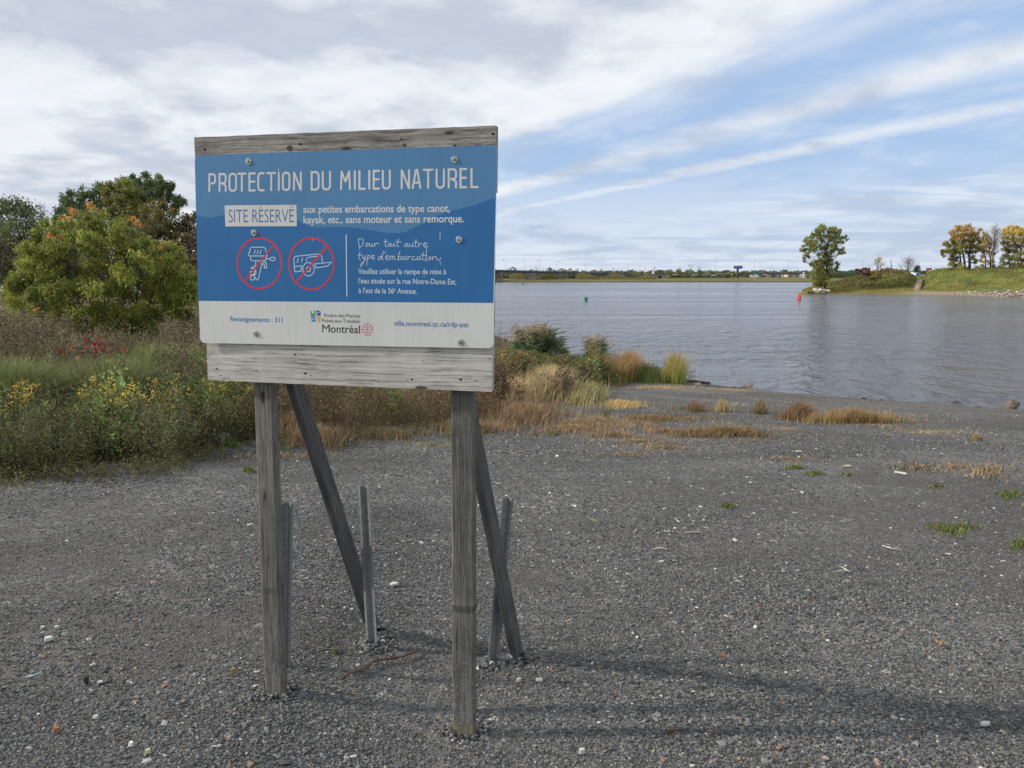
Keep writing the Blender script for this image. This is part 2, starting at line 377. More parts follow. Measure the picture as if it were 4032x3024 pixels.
for bx, by, rr2 in ((1080, 2738, .09), (1825, 2893, .09), (1470, 2548, .07), (1940, 2627, .06), (2045, 2595, .08), (1500, 2500, .07)):   # stones heaped against the feet
    c = on_ground(bx, by); n = 210; a = RNG.uniform(0, 6.283, n); r_ = rr2 * RNG.uniform(.45, 1.5, n); P = np.stack([c[0] + r_ * np.cos(a), c[1] + r_ * np.sin(a) * .9, 0 * a], 1); P[:, 2] = ground_z(P[:, 0], P[:, 1]) + .022 * np.clip(1.4 - r_ / rr2, 0, 1)
    stone_batch(mb, P, RNG.uniform(.010, .027, n), RNG.uniform(.5, .8, n), stone_cols(n, .03), True)
tag(mb.build('gravel_stones', STONE), 'loose grey crushed stones covering the ground', 'gravel', kind='stuff')

exec_parts = True
# ------------------------------------------------------------------ the information board
src = np.array([[767, 606], [1956, 577], [1944, 1378], [787, 1345]], float)
r = [ray(*p) for p in src]
s_ = np.linalg.solve(np.array([r[1], -r[2], r[3]]).T, r[0])
Pc = [r[0], s_[0] * r[1], s_[1] * r[2], s_[2] * r[3]]
kk = 1.22 / np.linalg.norm(Pc[1] - Pc[0]); Pc = [p * kk for p in Pc]
ww = Pc[1] - Pc[0]; hh = Pc[0] - Pc[3]
yaw = math.atan2(ww[1], ww[0])
Wd = np.array([math.cos(yaw), math.sin(yaw), 0]); Nf = np.array([math.sin(yaw), -math.cos(yaw), 0])  # Nf points to the viewer
PC = C0 + sum(Pc) / 4
def panel_uv(px, py, off=0.0):
    """photo pixel -> metres on the sign's own plane, origin at the panel centre"""
    rr = ray(px, py); p = C0 + rr * (((PC + Nf * off - C0) @ Nf) / (rr @ Nf)); dd = p - PC
    return float(dd @ Wd), float(p[2])
base_z = float(ground_z(-.6, 3.25))
root_loc = Vector((PC[0], PC[1], base_z))
sign = empty('information_board', root_loc, (0, 0, yaw))
tag(sign, 'blue and white notice board about protecting nature on weathered grey wooden posts', 'sign')
CZ = PC[2] - base_z     # panel centre height in root space
def L(px, py, off=0.0):
    u, z = panel_uv(px, py, off); return u, z - base_z
def root_pt(P):  # world -> root local
    dd = np.asarray(P) - np.array(root_loc); return Vector((float(dd @ Wd), float(-(dd @ Nf)), float(dd[2])))

def wood(name, axis, lo, hi, crack=.5, knots=True, seed=0.0, foot=None):
    m_, g, b = material(name, lo, .88, 0, .15)
    co = g.mapv(g.coord(), (1, 1, 1), (seed, seed * .7, seed * 1.3))
    def st(a, c): v = [c, c, c]; v[axis] = a; return tuple(v)
    w1 = g.noise(co, 3.5, 3); wv = g.n.new('ShaderNodeVectorMath'); wv.operation = 'ADD'
    g.link(co, wv.inputs[0]); g.link(g.comb(g.m('MULTIPLY', w1, .03), g.m('MULTIPLY', w1, .03), g.m('MULTIPLY', w1, .03)), wv.inputs[1]); cw = wv.outputs[0]
    grain = g.noise(g.mapv(cw, st(2.0, 95)), 1.0, 6, .68); fine = g.noise(g.mapv(cw, st(9, 260)), 1.0, 4, .65)
    blot = g.noise(co, 5, 4, .6)
    f_ = g.m('ADD', g.m('ADD', g.m('MULTIPLY', grain, .5), g.m('MULTIPLY', fine, .35)), g.m('MULTIPLY', blot, .25))
    c = g.ramp(f_, [(.40, tuple(x * .55 for x in lo)), (.50, lo), (.66, hi)])
    ck = g.noise(g.mapv(cw, st(1.3, 170), (1, 2, 3)), 1.0, 3, .5); ckm = g.m('MULTIPLY', g.ss(ck, .60, .66), crack)
    c = g.mix(ckm, c, (.02, .018, .016))
    h = g.m('SUBTRACT', f_, g.m('MULTIPLY', ckm, .8))
    if knots:
        vv = g.vor(g.mapv(co, st(3.6, 10)), 1.0); kn = g.ss(vv.outputs['Distance'], .11, .07); ring = g.ss(vv.outputs['Distance'], .2, .1)
        c = g.mix(g.m('MULTIPLY', ring, .35), c, tuple(x * .6 for x in lo)); c = g.mix(g.m('MULTIPLY', kn, .85), c, (.035, .028, .022))
    if foot is not None:
        z = g.sep(g.coord())[2]
        c = g.mix(g.m('MULTIPLY', g.m('MULTIPLY', g.ss(g.m('ABSOLUTE', g.m('SUBTRACT', g.m('ADD', z, g.m('MULTIPLY', blot, .03)), .53)), .022, .006), g.ss(blot, .35, .55)), .6), c, (.03, .029, .027))
        fm = g.ss(g.m('ADD', z, g.m('MULTIPLY', blot, .10)), foot + .05, foot - .05)
        c = g.mix(g.m('MULTIPLY', fm, .7), c, (.20, .155, .105))
        dirt = g.ss(g.m('ADD', z, g.m('MULTIPLY', g.noise(co, 14, 5), .3)), .75, .2)
        c = g.mix(g.m('MULTIPLY', dirt, g.m('MULTIPLY', g.ss(g.noise(co, 90, 4, .7), .52, .62), .5)), c, (.33, .31, .27))
    g.link(c, b.inputs['Base Color']); g.link(g.bump(h, .7, .004), b.inputs['Normal']); return m_
W_UP = wood('grey_plank', 0, (.19, .175, .16), (.40, .375, .34), .55)
W_LOW = wood('pale_plank', 0, (.40, .38, .355), (.60, .575, .54), .42, True, 4.3)
W_POST = wood('post_wood', 2, (.105, .101, .09), (.225, .214, .19), .6, True, 1.0, .10)
W_POST2 = wood('post_wood_dark', 2, (.092, .092, .083), (.20, .194, .174), .6, True, 7.0, .06)
W_BR = wood('brace_wood', 2, (.078, .078, .077), (.155, .153, .147), .4, False, 2.0)

def plank(name, mat, corners, thick, y0, bow=0.0, parent=sign):
    """corners TL, TR, BR, BL as (u,z); front face at y0, optional hollow at the left end; edges slightly worn"""
    n, m_ = 60, 5; rs = random.Random(name)
    TL, TR, BR, BL = [np.array(c) for c in corners]; mb = MB(); V = []
    for back in (0, 1):
        for j in range(m_ + 1):
            for i in range(n + 1):
                a, c = i / n, j / m_
                p = (TL * (1 - a) + TR * a) * (1 - c) + (BL * (1 - a) + BR * a) * c
                y = y0 + back * thick
                if not back: y += bow * max(0, 1 - a / .22) * (1 if c > -1 else 0)
                jit = .0004 * math.sin(i * .9 + back) + .0004 * rs.uniform(-1, 1) if j in (0, m_) else 0
                V.append((p[0], y, p[1] + jit))
    N = (n + 1) * (m_ + 1); f = []
    for j in range(m_):
        for i in range(n):
            q_ = j * (n + 1) + i; f.append((q_, q_ + n + 1, q_ + n + 2, q_ + 1)); f.append((N + q_, N + q_ + 1, N + q_ + n + 2, N + q_ + n + 1))
    for i in range(n):
        f.append((i, i + 1, N + i + 1, N + i)); q_ = m_ * (n + 1) + i; f.append((q_, N + q_, N + q_ + 1, q_ + 1))
    for j in range(m_):
        q_ = j * (n + 1); f.append((q_, N + q_, N + q_ + n + 1, q_ + n + 1)); q_ += n; f.append((q_, q_ + n + 1, N + q_ + n + 1, N + q_))
    mb.add(V, f); return mb.build(name, mat, parent)
# boards' front plane lies 6 mm behind the panel's back
YB = .009
tl, tr = L(764, 541, -YB), L(1953, 494, -YB); bl_, br_ = L(812, 1497, -YB), L(1936, 1543, -YB); ml, mr = L(807, 1340, -YB), L(1940, 1376, -YB)
plank('upper_plank', W_UP, [tl, tr, (tr[0] - .003, tr[1] - .235), (tl[0] + .002, tl[1] - .235)], .034, YB)
plank('middle_plank', W_UP, [(tl[0] + .01, tl[1] - .24), (tr[0] - .01, tr[1] - .24), (mr[0], mr[1] + .085), (ml[0], ml[1] + .085)], .034, YB + .002)
plank('lower_plank', W_LOW, [(ml[0], ml[1] + .08), (mr[0], mr[1] + .08), br_, bl_], .034, YB, .012)
# nail holes and knots in the planks
nails = MB(); hole, _, _ = material('nail_hole', (.012, .01, .009), .9)
def disc(mb, u, z, y, ru, rz=None, n=14, col=None, mi=0):
    rz = rz or ru; a = np.linspace(0, 2 * np.pi, n, endpoint=False)
    mb.add(np.stack([u + ru * np.cos(a), np.full(n, y), z + rz * np.sin(a)], 1), [list(range(n))], col, mi)
for zx, zy, r_ in [(200, 232, .004), (472, 245, .0035), (812, 264, .0055), (740, 132, .0045), (850, 278, .003), (1548, 305, .0045), (1518, 312, .0025), (1885, 306, .005), (1991, 315, .003), (228, 280, .0025), (616, 147, .002), (1628, 178, .0025), (2085, 160, .0025), (1118, 299, .002), (785, 70, .004), (2032, 338, .0018)]:
    u, z = L(740 + zx / 1.7556, 1320 + zy / 1.7556, -YB); disc(nails, u, z, YB - .0006, r_, r_ * .8)
for zx, zy, r_ in [(118, 229, .006), (790, 192, .006), (1108, 181, .003), (1498, 156, .004), (1424, 170, .0025), (1952, 173, .0025), (1875, 202, .005), (2143, 120, .006)]:
    u, z = L(740 + zx / 1.7839, 460 + zy / 1.7839, -YB); disc(nails, u, z, YB - .0006, r_, r_ * .7)
nails.build('nail_hole', hole, sign)['kind'] = 'stuff'
knm = speckled('knot', (.07, .06, .05), .9, amt=.4, scale=200)
for zx, zy, ru in [(715, 222, .013), (1520, 200, .008)]:
    u, z = L(740 + zx / 1.7839, 460 + zy / 1.7839, -YB); kn = MB(); disc(kn, u, z, YB - .0004, ru, ru * .85, 20); kn.build('knot', knm, sign)

# posts
def post(name, mat, pts_front, width, depth, twist=0.0, top=None):
    """pts_front = (u,z) of the front face centre at bottom and top, in root space"""
    (ub, zb), (ut, zt) = pts_front; o = empty  # noqa
    mb = MB(); n = 26; ch = .006; V = []; prof = [(-width/2+ch, 0), (width/2-ch, 0), (width/2, ch), (width/2, depth-ch), (width/2-ch, depth), (-width/2+ch, depth), (-width/2, depth-ch), (-width/2, ch)]
    rs = random.Random(name + str(ub))
    for i in range(n + 1):
        a = i / n; u = ub + (ut - ub) * a; z = zb + (zt - zb) * a; wb = rs.uniform(-.0012, .0012)
        for x, y in prof:
            x2 = x * math.cos(twist) - y * math.sin(twist); y2 = x * math.sin(twist) + y * math.cos(twist)
            V.append((u + x2 + wb, YB + .034 + y2 + .0005, z))
    f = [(i * 8 + j, i * 8 + (j + 1) % 8, (i + 1) * 8 + (j + 1) % 8, (i + 1) * 8 + j) for i in range(n) for j in range(8)]
    mb.add(V, f); mb.f.append(np.array([list(range(n * 8, n * 8 + 8))])); mb.mi.append(np.array([0]))
    return mb.build(name, mat, sign)
OFF = -(YB + .034)
lb0, lb1 = L(1041, 2731, OFF), L(1111, 2743, OFF); lt0, lt1 = L(994, 1508, OFF), L(1072, 1510, OFF)
rb0, rb1 = L(1785, 2891, OFF), L(1864, 2893, OFF); rt0, rt1 = L(1772, 1540, OFF), L(1863, 1540, OFF)
ext = .62
def post_line(b0, b1, t0, t1):
    ub, ut = (b0[0] + b1[0]) / 2, (t0[0] + t1[0]) / 2; zb, zt = (b0[1] + b1[1]) / 2, (t0[1] + t1[1]) / 2
    k_ = (ut - ub) / (zt - zb); return [(ub - k_ * .3, zb - .3), (ut + k_ * ext, zt + ext)]
post('post', W_POST, post_line(lb0, lb1, lt0, lt1), .080, .055)
post('post', W_POST2, post_line(rb0, rb1, rt0, rt1), .090, .050)
# braces: 2x4 timbers leaning from the posts to the ground behind
def oriented(name, A, B, sx, sy, xdir, mat, parent=sign, mb=None):
    """timber from A (bottom) to B (top) in root space, local Z along it, local X near xdir"""
    A, B = Vector(A), Vector(B); z = (B - A).normalized(); x = (Vector(xdir) - z * Vector(xdir).dot(z)).normalized(); y = z.cross(x)
    M = Matrix((x, y, z)).transposed().to_4x4(); M.translation = A
    if mb is None:
        mb = MB(); ln = (B - A).length; c = .004; prof = [(-sx/2+c,-sy/2),(sx/2-c,-sy/2),(sx/2,-sy/2+c),(sx/2,sy/2-c),(sx/2-c,sy/2),(-sx/2+c,sy/2),(-sx/2,sy/2-c),(-sx/2,-sy/2+c)]
        V = [(p[0], p[1], zz_) for zz_ in np.linspace(0, ln, 12) for p in prof]
        f = [(i * 8 + j, i * 8 + (j + 1) % 8, (i + 1) * 8 + (j + 1) % 8, (i + 1) * 8 + j) for i in range(11) for j in range(8)]
        mb.add(V, f); mb.f.append(np.array([list(range(88, 96))])); mb.mi.append(np.array([0])); mb.f.append(np.array([list(range(7, -1, -1))])); mb.mi.append(np.array([0]))
    o = mb.build(name, mat, parent); o.matrix_local = M; return o
def gz(x, y): return float(ground_z(x, y))
Bl = on_ground(1474, 2487); Tl = at(1160, 1512, 3.49)
Br = on_ground(2038, 2592); Tr = at(1838, 1585, 3.30)
def brace(Bp, Tp, xd):
    a, b = root_pt(Bp), root_pt(Tp); dd = (b - a).normalized()
    return oriented('brace', a - dd * .12, b + dd * .16, .038, .089, xd, W_BR)
brace(Bl, Tl, (1, 0, 0)); brace(Br, Tr, (1, -.12, 0))

# sign panel: rounded white sheet
def rounded(u0, u1, z0, z1, rad, top=True, bot=True, n=8):
    P = []
    for cx, cz, a0, on in ((u1 - rad, z1 - rad, 0, top), (u0 + rad, z1 - rad, 90, top), (u0 + rad, z0 + rad, 180, bot), (u1 - rad, z0 + rad, 270, bot)):
        if on: P += [(cx + rad * math.cos(math.radians(a0 + 90 * i / n)), cz + rad * math.sin(math.radians(a0 + 90 * i / n))) for i in range(n + 1)]
        else: P.append((u1 if a0 in (0, 270) else u0, z1 if a0 < 180 else z0))
    return P
def paint(name, col, rough=.32, var=.075, spec=.45):
    m_, g, b = material(name, col, rough, 0, spec); co = g.coord()
    n = g.m('ADD', g.m('MULTIPLY', g.noise(co, 4, 4, .6), .6), g.m('MULTIPLY', g.noise(g.mapv(co, (60, 60, 3)), 1, 3, .6), .4))
    g.link(g.ramp(n, [(.35, tuple(c * (1 - var) for c in col)), (.65, tuple(min(1, c * (1 + var)) for c in col))]), b.inputs['Base Color'])
    g.link(g.m('ADD', rough, g.m('MULTIPLY', n, .2)), b.inputs['Roughness']); return m_
WHITE = paint('panel_white', (.61, .62, .60)); DBLUE = paint('panel_blue', (.016, .132, .345)); LBLUE = paint('panel_light_blue', (.068, .205, .39))
LETW = paint('lettering_white', (.62, .62, .60)); RED = paint('sign_red', (.60, .035, .055)); TBLUE = paint('lettering_blue', (.035, .14, .37)); BLACK = paint('lettering_black', (.012, .012, .014))
LETC = paint('lettering_pale_blue', (.60, .68, .72)); LGREEN = paint('logo_green', (.07, .24, .08)); LCYAN = paint('logo_cyan', (.03, .24, .50)); LDB = paint('logo_dark_blue', (.02, .09, .33)); LOR = paint('logo_orange', (.66, .36, .10))
cn = [L(*p) for p in ((767, 606), (1956, 577), (1944, 1378), (787, 1345))]
U0 = (cn[0][0] + cn[3][0]) / 2; U1 = (cn[1][0] + cn[2][0]) / 2; Z1 = (cn[0][1] + cn[1][1]) / 2; Z0 = (cn[2][1] + cn[3][1]) / 2
lean = ((cn[0][0] + cn[1][0]) - (cn[2][0] + cn[3][0])) / 2 / (Z1 - Z0)     # the panel leans a hair to the right
ZC = (Z0 + Z1) / 2
def sh(P): return [(u + lean * (z - ZC), z) for u, z in P]
R_ = .021
mb = MB(); mb.prism(sh(rounded(U0, U1, Z0, Z1, R_)), .0, .0032)
panel = mb.build('sign_panel', WHITE, sign)
def flat(mb, P, y, col=None):  # polygon facing the viewer
    ar = sum(P[i][0] * P[(i + 1) % len(P)][1] - P[(i + 1) % len(P)][0] * P[i][1] for i in range(len(P)))
    if ar < 0: P = P[::-1]
    mb.add([(u, y, z) for u, z in P], [list(range(len(P)))], col)
ZS = (L(787, 1180)[1] + L(1400, 1189.5)[1] + L(1950, 1198)[1]) / 3
P = sh(rounded(U0, U1, Z0, Z1, R_, True, False)); P = [(u, z if z > ZS else ZS) for u, z in P]
mb = MB(); flat(mb, P, -.00008); mb.build('blue_field', DBLUE, panel)
Z1a = lambda X, Y: L(740 + X / 1.7839, 460 + Y / 1.7839)
Z2a = lambda X, Y: L(740 + X / 3.191, 880 + Y / 3.191)
Z3a = lambda X, Y: L(1320 + X / 3.191, 880 + Y / 3.191)
Z6a = lambda X, Y: L(1180 + X / 6.506, 1180 + Y / 6.506)
wave = [(62, 690), (110, 702), (165, 708), (220, 700), (262, 690), (420, 662), (560, 668), (680, 690), (760, 716), (800, 745), (850, 768), (900, 777), (1000, 775), (1100, 774), (1180, 778), (1260, 793), (1340, 808), (1420, 817), (1480, 817), (1530, 807), (1600, 775), (1680, 735), (1750, 695), (1830, 665), (1900, 648), (1980, 630), (2060, 603), (2162, 564)]
from mathutils import geometry as _geo
top = [p for p in sh(rounded(U0, U1, Z0, Z1, R_, True, False)) if p[1] > ZS + .2]
wv_ = [Z1a(*p) for p in wave]; wv_[0] = (U0 + lean * (wv_[0][1] - ZC), wv_[0][1]); wv_[-1] = (U1 + lean * (wv_[-1][1] - ZC), wv_[-1][1])
def triflat(mb, P, y):
    tris = _geo.tessellate_polygon([[Vector((u, z, 0)) for u, z in P]])
    V = [(u, y, z) for u, z in P]; f = []
    for t_ in tris:
        a, b, c = [P[i] for i in t_]; ar = (b[0] - a[0]) * (c[1] - a[1]) - (c[0] - a[0]) * (b[1] - a[1])
        f.append(t_ if ar > 0 else t_[::-1])
    mb.add(V, f)
# top comes ordered right corner -> left corner
mb = MB(); triflat(mb, top + wv_, -.00014); mb.build('light_wave', LBLUE, panel)

class Pen:
    """flat ribbons with round ends; each stroke a few hundredths of a millimetre above the last"""
    def __init__(s, wd, y=-.00022): s.mb = MB(); s.w = wd; s.y = y
    def stroke(s, P, closed=False, wd=None):
        wd = (wd or s.w) / 2; P = [Vector(p) for p in P]; Q = [P[0]]
        for p in P[1:]:
            if (p - Q[-1]).length > 1e-5: Q.append(p)
        P = Q; n = len(P); L_, R2 = [], []
        for i in range(n):
            a = P[i - 1] if (i or closed) else None; b = P[(i + 1) % n] if (i < n - 1 or closed) else None
            d1 = (P[i] - a).normalized() if a is not None else None; d2 = (b - P[i]).normalized() if b is not None else None
            d1 = d1 or d2; d2 = d2 or d1; tt = (d1 + d2)
            tt = tt.normalized() if tt.length > .2 else d1; nn = Vector((-tt.y, tt.x)); k_ = 1 / max(.45, nn.dot(Vector((-d1.y, d1.x))))
            L_.append(P[i] + nn * wd * k_); R2.append(P[i] - nn * wd * k_)
        V = [(p.x, s.y, p.y) for p in L_] + [(p.x, s.y, p.y) for p in R2]; m_ = n if closed else n - 1
        s.mb.add(V, [(i, n + i, n + (i + 1) % n, (i + 1) % n) for i in range(m_)])
        if not closed:
            for e, dd in ((P[0], P[0] - P[1]), (P[-1], P[-1] - P[-2])):
                a0 = math.atan2(dd.y, dd.x); s.mb.add([(e.x + wd * math.cos(a0 + a), s.y - .0000015, e.y + wd * math.sin(a0 + a)) for a in np.linspace(-np.pi / 2, np.pi / 2, 7)], [list(range(7))])
        s.y -= .000003
    def build(s, name, mat): return s.mb.build(name, mat, panel)
def smooth_line(P, n=5, closed=False):
    P = [np.array(p, float) for p in P]; out = []; m_ = len(P)
    for i in range(m_ if closed else m_ - 1):
        p0 = P[i - 1] if (i or closed) else P[0]; p1 = P[i]; p2 = P[(i + 1) % m_]; p3 = P[(i + 2) % m_] if (i < m_ - 2 or closed) else P[-1]
        for k_ in range(n):
            t_ = k_ / n; out.append(tuple(.5 * (2 * p1 + (p2 - p0) * t_ + (2 * p0 - 5 * p1 + 4 * p2 - p3) * t_ ** 2 + (3 * p1 - p0 - 3 * p2 + p3) * t_ ** 3)))
    if not closed: out.append(tuple(P[-1]))
    return out
MM = 1 / 1043.0   # metres per photo pixel near the panel's right; fine for stroke widths
# title in stroke letters
def arc(cx, cy, rx, ry, a0, a1, n=6): return [(cx + rx * math.cos(math.radians(a0 + (a1 - a0) * i / n)), cy + ry * math.sin(math.radians(a0 + (a1 - a0) * i / n))) for i in range(n + 1)]
rr_, q_ = .42, .20
GL = {
 'I': [[(.5, 0), (.5, 1)]],
 'L': [[(0, 1), (0, 0), (1, 0)]],
 'T': [[(0, 1), (1, 1)], [(.5, 1), (.5, 0)]],
 'E': [[(1, 1), (0, 1), (0, 0), (1, 0)], [(0, .52), (.92, .52)]],
 'C': [[(1, 1)] + arc(rr_, 1 - q_, rr_, q_, 90, 180) + arc(rr_, q_, rr_, q_, 180, 270) + [(1, 0)]],
 'O': ['c', arc(1 - rr_, 1 - q_, rr_, q_, 0, 90) + arc(rr_, 1 - q_, rr_, q_, 90, 180) + arc(rr_, q_, rr_, q_, 180, 270) + arc(1 - rr_, q_, rr_, q_, 270, 360)],
 'D': ['c', [(0, 1)] + [(0, 0)] + arc(1 - rr_, q_, rr_, q_, 270, 360) + arc(1 - rr_, 1 - q_, rr_, q_, 0, 90)],
 'U': [[(0, 1)] + arc(rr_, q_, rr_, q_, 180, 270) + arc(1 - rr_, q_, rr_, q_, 270, 360) + [(1, 1)]],
 'N': [[(0, 0), (0, 1)], [(.06, .97), (.94, .03)], [(1, 0), (1, 1)]],
 'M': [[(0, 0), (.08, 1)], [(.1, .97), (.5, .42)], [(.5, .42), (.9, .97)], [(.92, 1), (1, 0)]],
 'A': [[(0, 0), (.42, 1), (.58, 1), (1, 0)], [(.16, .3), (.84, .3)]],
 'P': [[(0, 0), (0, 1)] + arc(1 - rr_, 1 - .16, rr_, .16, 90, 0) + arc(1 - rr_, .46 + .16, rr_, .16, 0, -90) + [(.0, .46)]],
 'R': [[(0, 0), (0, 1)] + arc(1 - rr_, 1 - .16, rr_, .16, 90, 0) + arc(1 - rr_, .46 + .16, rr_, .16, 0, -90) + [(.0, .46)], [(.5, .46), (1, .3), (1, 0)]],
}
title = [('P',143,198),('R',215,272),('O',285,345),('T',345,412),('E',425,478),('C',487,540),('T',550,620),('I',632,645),('O',660,720),('N',738,800),('D',862,925),('U',940,1005),('M',1068,1145),('I',1165,1180),('L',1198,1250),('I',1268,1280),('E',1298,1350),('U',1362,1425),('N',1495,1560),('A',1572,1640),('T',1650,1725),('U',1740,1805),('R',1825,1890),('E',1908,1962),('L',1985,2042)]
pen = Pen(14.5 / 1.7839 * MM)
for ch, x0, x1 in title:
    a, b = x0 + 7, x1 - 7
    def mp(p):
        x = a + (b - a) * p[0]; f_ = (x - 145) / 1895; yb = 522 - 29 * f_; yt = 404 - 39 * f_
        return Z1a(x, yb + (yt - yb) * p[1])
    gl = GL[ch]
    if gl[0] == 'c': pen.stroke([mp(p) for p in gl[1]], closed=True)
    else:
        for st in gl: pen.stroke([mp(p) for p in st])
pen.build('title_lettering', LETW)
# handwriting
HW = [
 [(290,195),(318,190),(345,200),(352,225),(345,260),(325,288),(300,292)], [(296,192),(294,240),(302,290),(308,322)],
 [(395,245),(383,262),(385,284),(402,286),(412,270),(405,248),(395,245),(425,252)], [(432,252),(430,278),(442,288),(458,276),(466,252),(468,276),(480,288),(494,278)], [(494,250),(500,286)], [(499,262),(520,246),(540,252),(545,262)],
 [(632,195),(628,250),(632,284),(645,288)], [(612,232),(660,226)], [(678,250),(662,264),(664,284),(682,288),(692,268),(684,250),(678,250)], [(704,250),(702,278),(716,288),(732,274),(740,250),(744,278),(758,288)], [(795,195),(780,250),(782,284),(798,292)], [(760,228),(826,236)],
 [(905,252),(882,256),(872,278),(884,292),(905,276),(912,252),(912,280),(924,292)], [(936,252),(934,280),(948,292),(966,276),(974,252),(976,282),(990,294)], [(1018,200),(1006,260),(1010,290),(1026,294)], [(990,234),(1042,236)], [(1048,252),(1052,294)], [(1052,270),(1072,252),(1092,258)], [(1108,274),(1140,266),(1148,250),(1132,242),(1114,256),(1112,284),(1132,296),(1166,284)],
 [(312,355),(300,410),(304,446),(318,450)], [(286,398),(342,394)], [(340,408),(346,434),(362,436),(376,406)], [(378,404),(366,460),(346,510),(322,536),(316,520),(350,482),(392,440)], [(408,400),(402,460),(396,530)], [(406,416),(424,400),(440,414),(430,438),(406,440)], [(462,428),(482,420),(488,404),(474,398),(458,412),(460,438),(478,448),(500,440)],
 [(575,415),(552,418),(540,440),(552,456),(574,440),(584,410)], [(606,352),(590,410),(588,444),(604,456)], [(632,350),(626,378)], [(632,432),(660,424),(666,408),(650,402),(634,418),(636,446),(656,456),(676,446)],
 [(690,410),(690,456)], [(692,426),(708,408),(718,418),(716,452)], [(718,424),(736,408),(746,420),(744,446),(758,456)], [(815,348),(796,400),(788,448)], [(788,440),(808,414),(830,424),(826,448),(800,458),(780,448)], [(880,414),(856,418),(846,442),(858,458),(880,442),(886,414),(888,444),(902,456)], [(912,414),(916,456)], [(916,430),(936,412),(954,420)], [(1000,420),(980,414),(966,434),(972,456),(996,456),(1020,444)], [(1058,416),(1036,420),(1026,444),(1038,458),(1060,444),(1064,416),(1068,446),(1080,456)], [(1110,360),(1098,420),(1102,452),(1120,460)], [(1078,396),(1136,402)], [(1142,418),(1140,452),(1154,460)], [(1148,395),(1150,399)],
 [(1190,420),(1172,430),(1170,450),(1188,458),(1204,440),(1196,420),(1190,420)], [(1222,418),(1224,458)], [(1224,438),(1248,414),(1270,424),(1276,448),(1296,460),(1320,444),(1330,430)]]
pen = Pen(7.6 / 3.191 * MM)
for st in HW: pen.stroke([Z3a(*p) for p in smooth_line(st, 4)])
pen.build('handwritten_lettering', LETC)
# divider line
pen = Pen(12 / 3.191 * MM); pen.stroke([Z3a(137, 142), Z3a(146, 914)]); pen.build('divider_line', LETC)
# pictograms: outboard motor, boat trailer
pen = Pen(9.5 / 3.191 * MM)
mot = [[(785,310),(800,298),(950,298),(972,312),(985,360)], [(785,310),(775,368),(762,370),(762,400),(772,408),(998,408),(990,372)], [(785,412),(788,455),(805,468),(965,470),(982,455),(980,412)],
 [(990,442),(1032,442)], [(1045,424),(1085,424),(1094,434),(1094,456),(1085,464),(1045,464),(1036,456),(1036,434),(1045,424)],
 [(846,332),(832,380)], [(884,334),(868,382)], [(922,334),(904,382)], [(852,480),(850,530),(795,558),(800,566),(850,560),(852,600),(836,600),(838,640),(852,640),(856,600)],
 [(930,480),(925,520),(885,700),(872,710),(856,706),(852,680),(836,676)], [(925,512),(950,508),(962,520),(958,556),(986,560),(988,510),(975,488),(952,484)], [(834,600),(795,598),(782,608),(784,630),(800,640),(832,642)], [(832,650),(800,650),(784,690),(790,708),(830,710),(836,690),(834,600)], [(782,656),(836,640)]]
for st in mot: pen.stroke([Z2a(*p) for p in st])
pen.build('outboard_pictogram', LETC)
pen = Pen(9.5 / 3.191 * MM)
trl = [[(1338,532),(1330,440),(1338,422),(1358,412),(1640,382),(1668,390),(1682,415),(1690,490)], [(1520,424),(1650,408)], [(1388,438),(1372,490)], [(1440,432),(1426,480)], [(1500,426),(1486,474)],
 [(1330,545),(1425,530),(1422,598),(1350,608),(1330,545)], [(1592,508),(1805,486),(1752,536),(1612,558),(1592,508)]]
for st in trl: pen.stroke([Z2a(*p) for p in st])
for rx, ry in ((72, 84), (26, 30)): pen.stroke([Z2a(1515 + rx * math.cos(a), 575 + ry * math.sin(a)) for a in np.linspace(0, 2 * np.pi, 36, endpoint=False)], closed=True)
pen.build('trailer_pictogram', LETC)
for cx, cy, rx, ry, a, b in ((897, 501, 277, 318, (1066, 287), (722, 716)), (1551, 507, 283, 323, (1743, 292), (1370, 728))):
    pen = Pen(22.5 / 3.191 * MM, -.00038)
    pen.stroke([Z2a(cx + rx * math.cos(t_), cy + ry * math.sin(t_)) for t_ in np.linspace(0, 2 * np.pi, 72, endpoint=False)], closed=True)
    pen.stroke([Z2a(*a), Z2a(*b)]); pen.build('prohibition_ring', RED)
# reserved box
mb = MB(); flat(mb, [Z1a(258, 622), Z1a(762, 618), Z1a(765, 768), Z1a(263, 770)], -.00020); mb.build('white_box', LETW, panel)
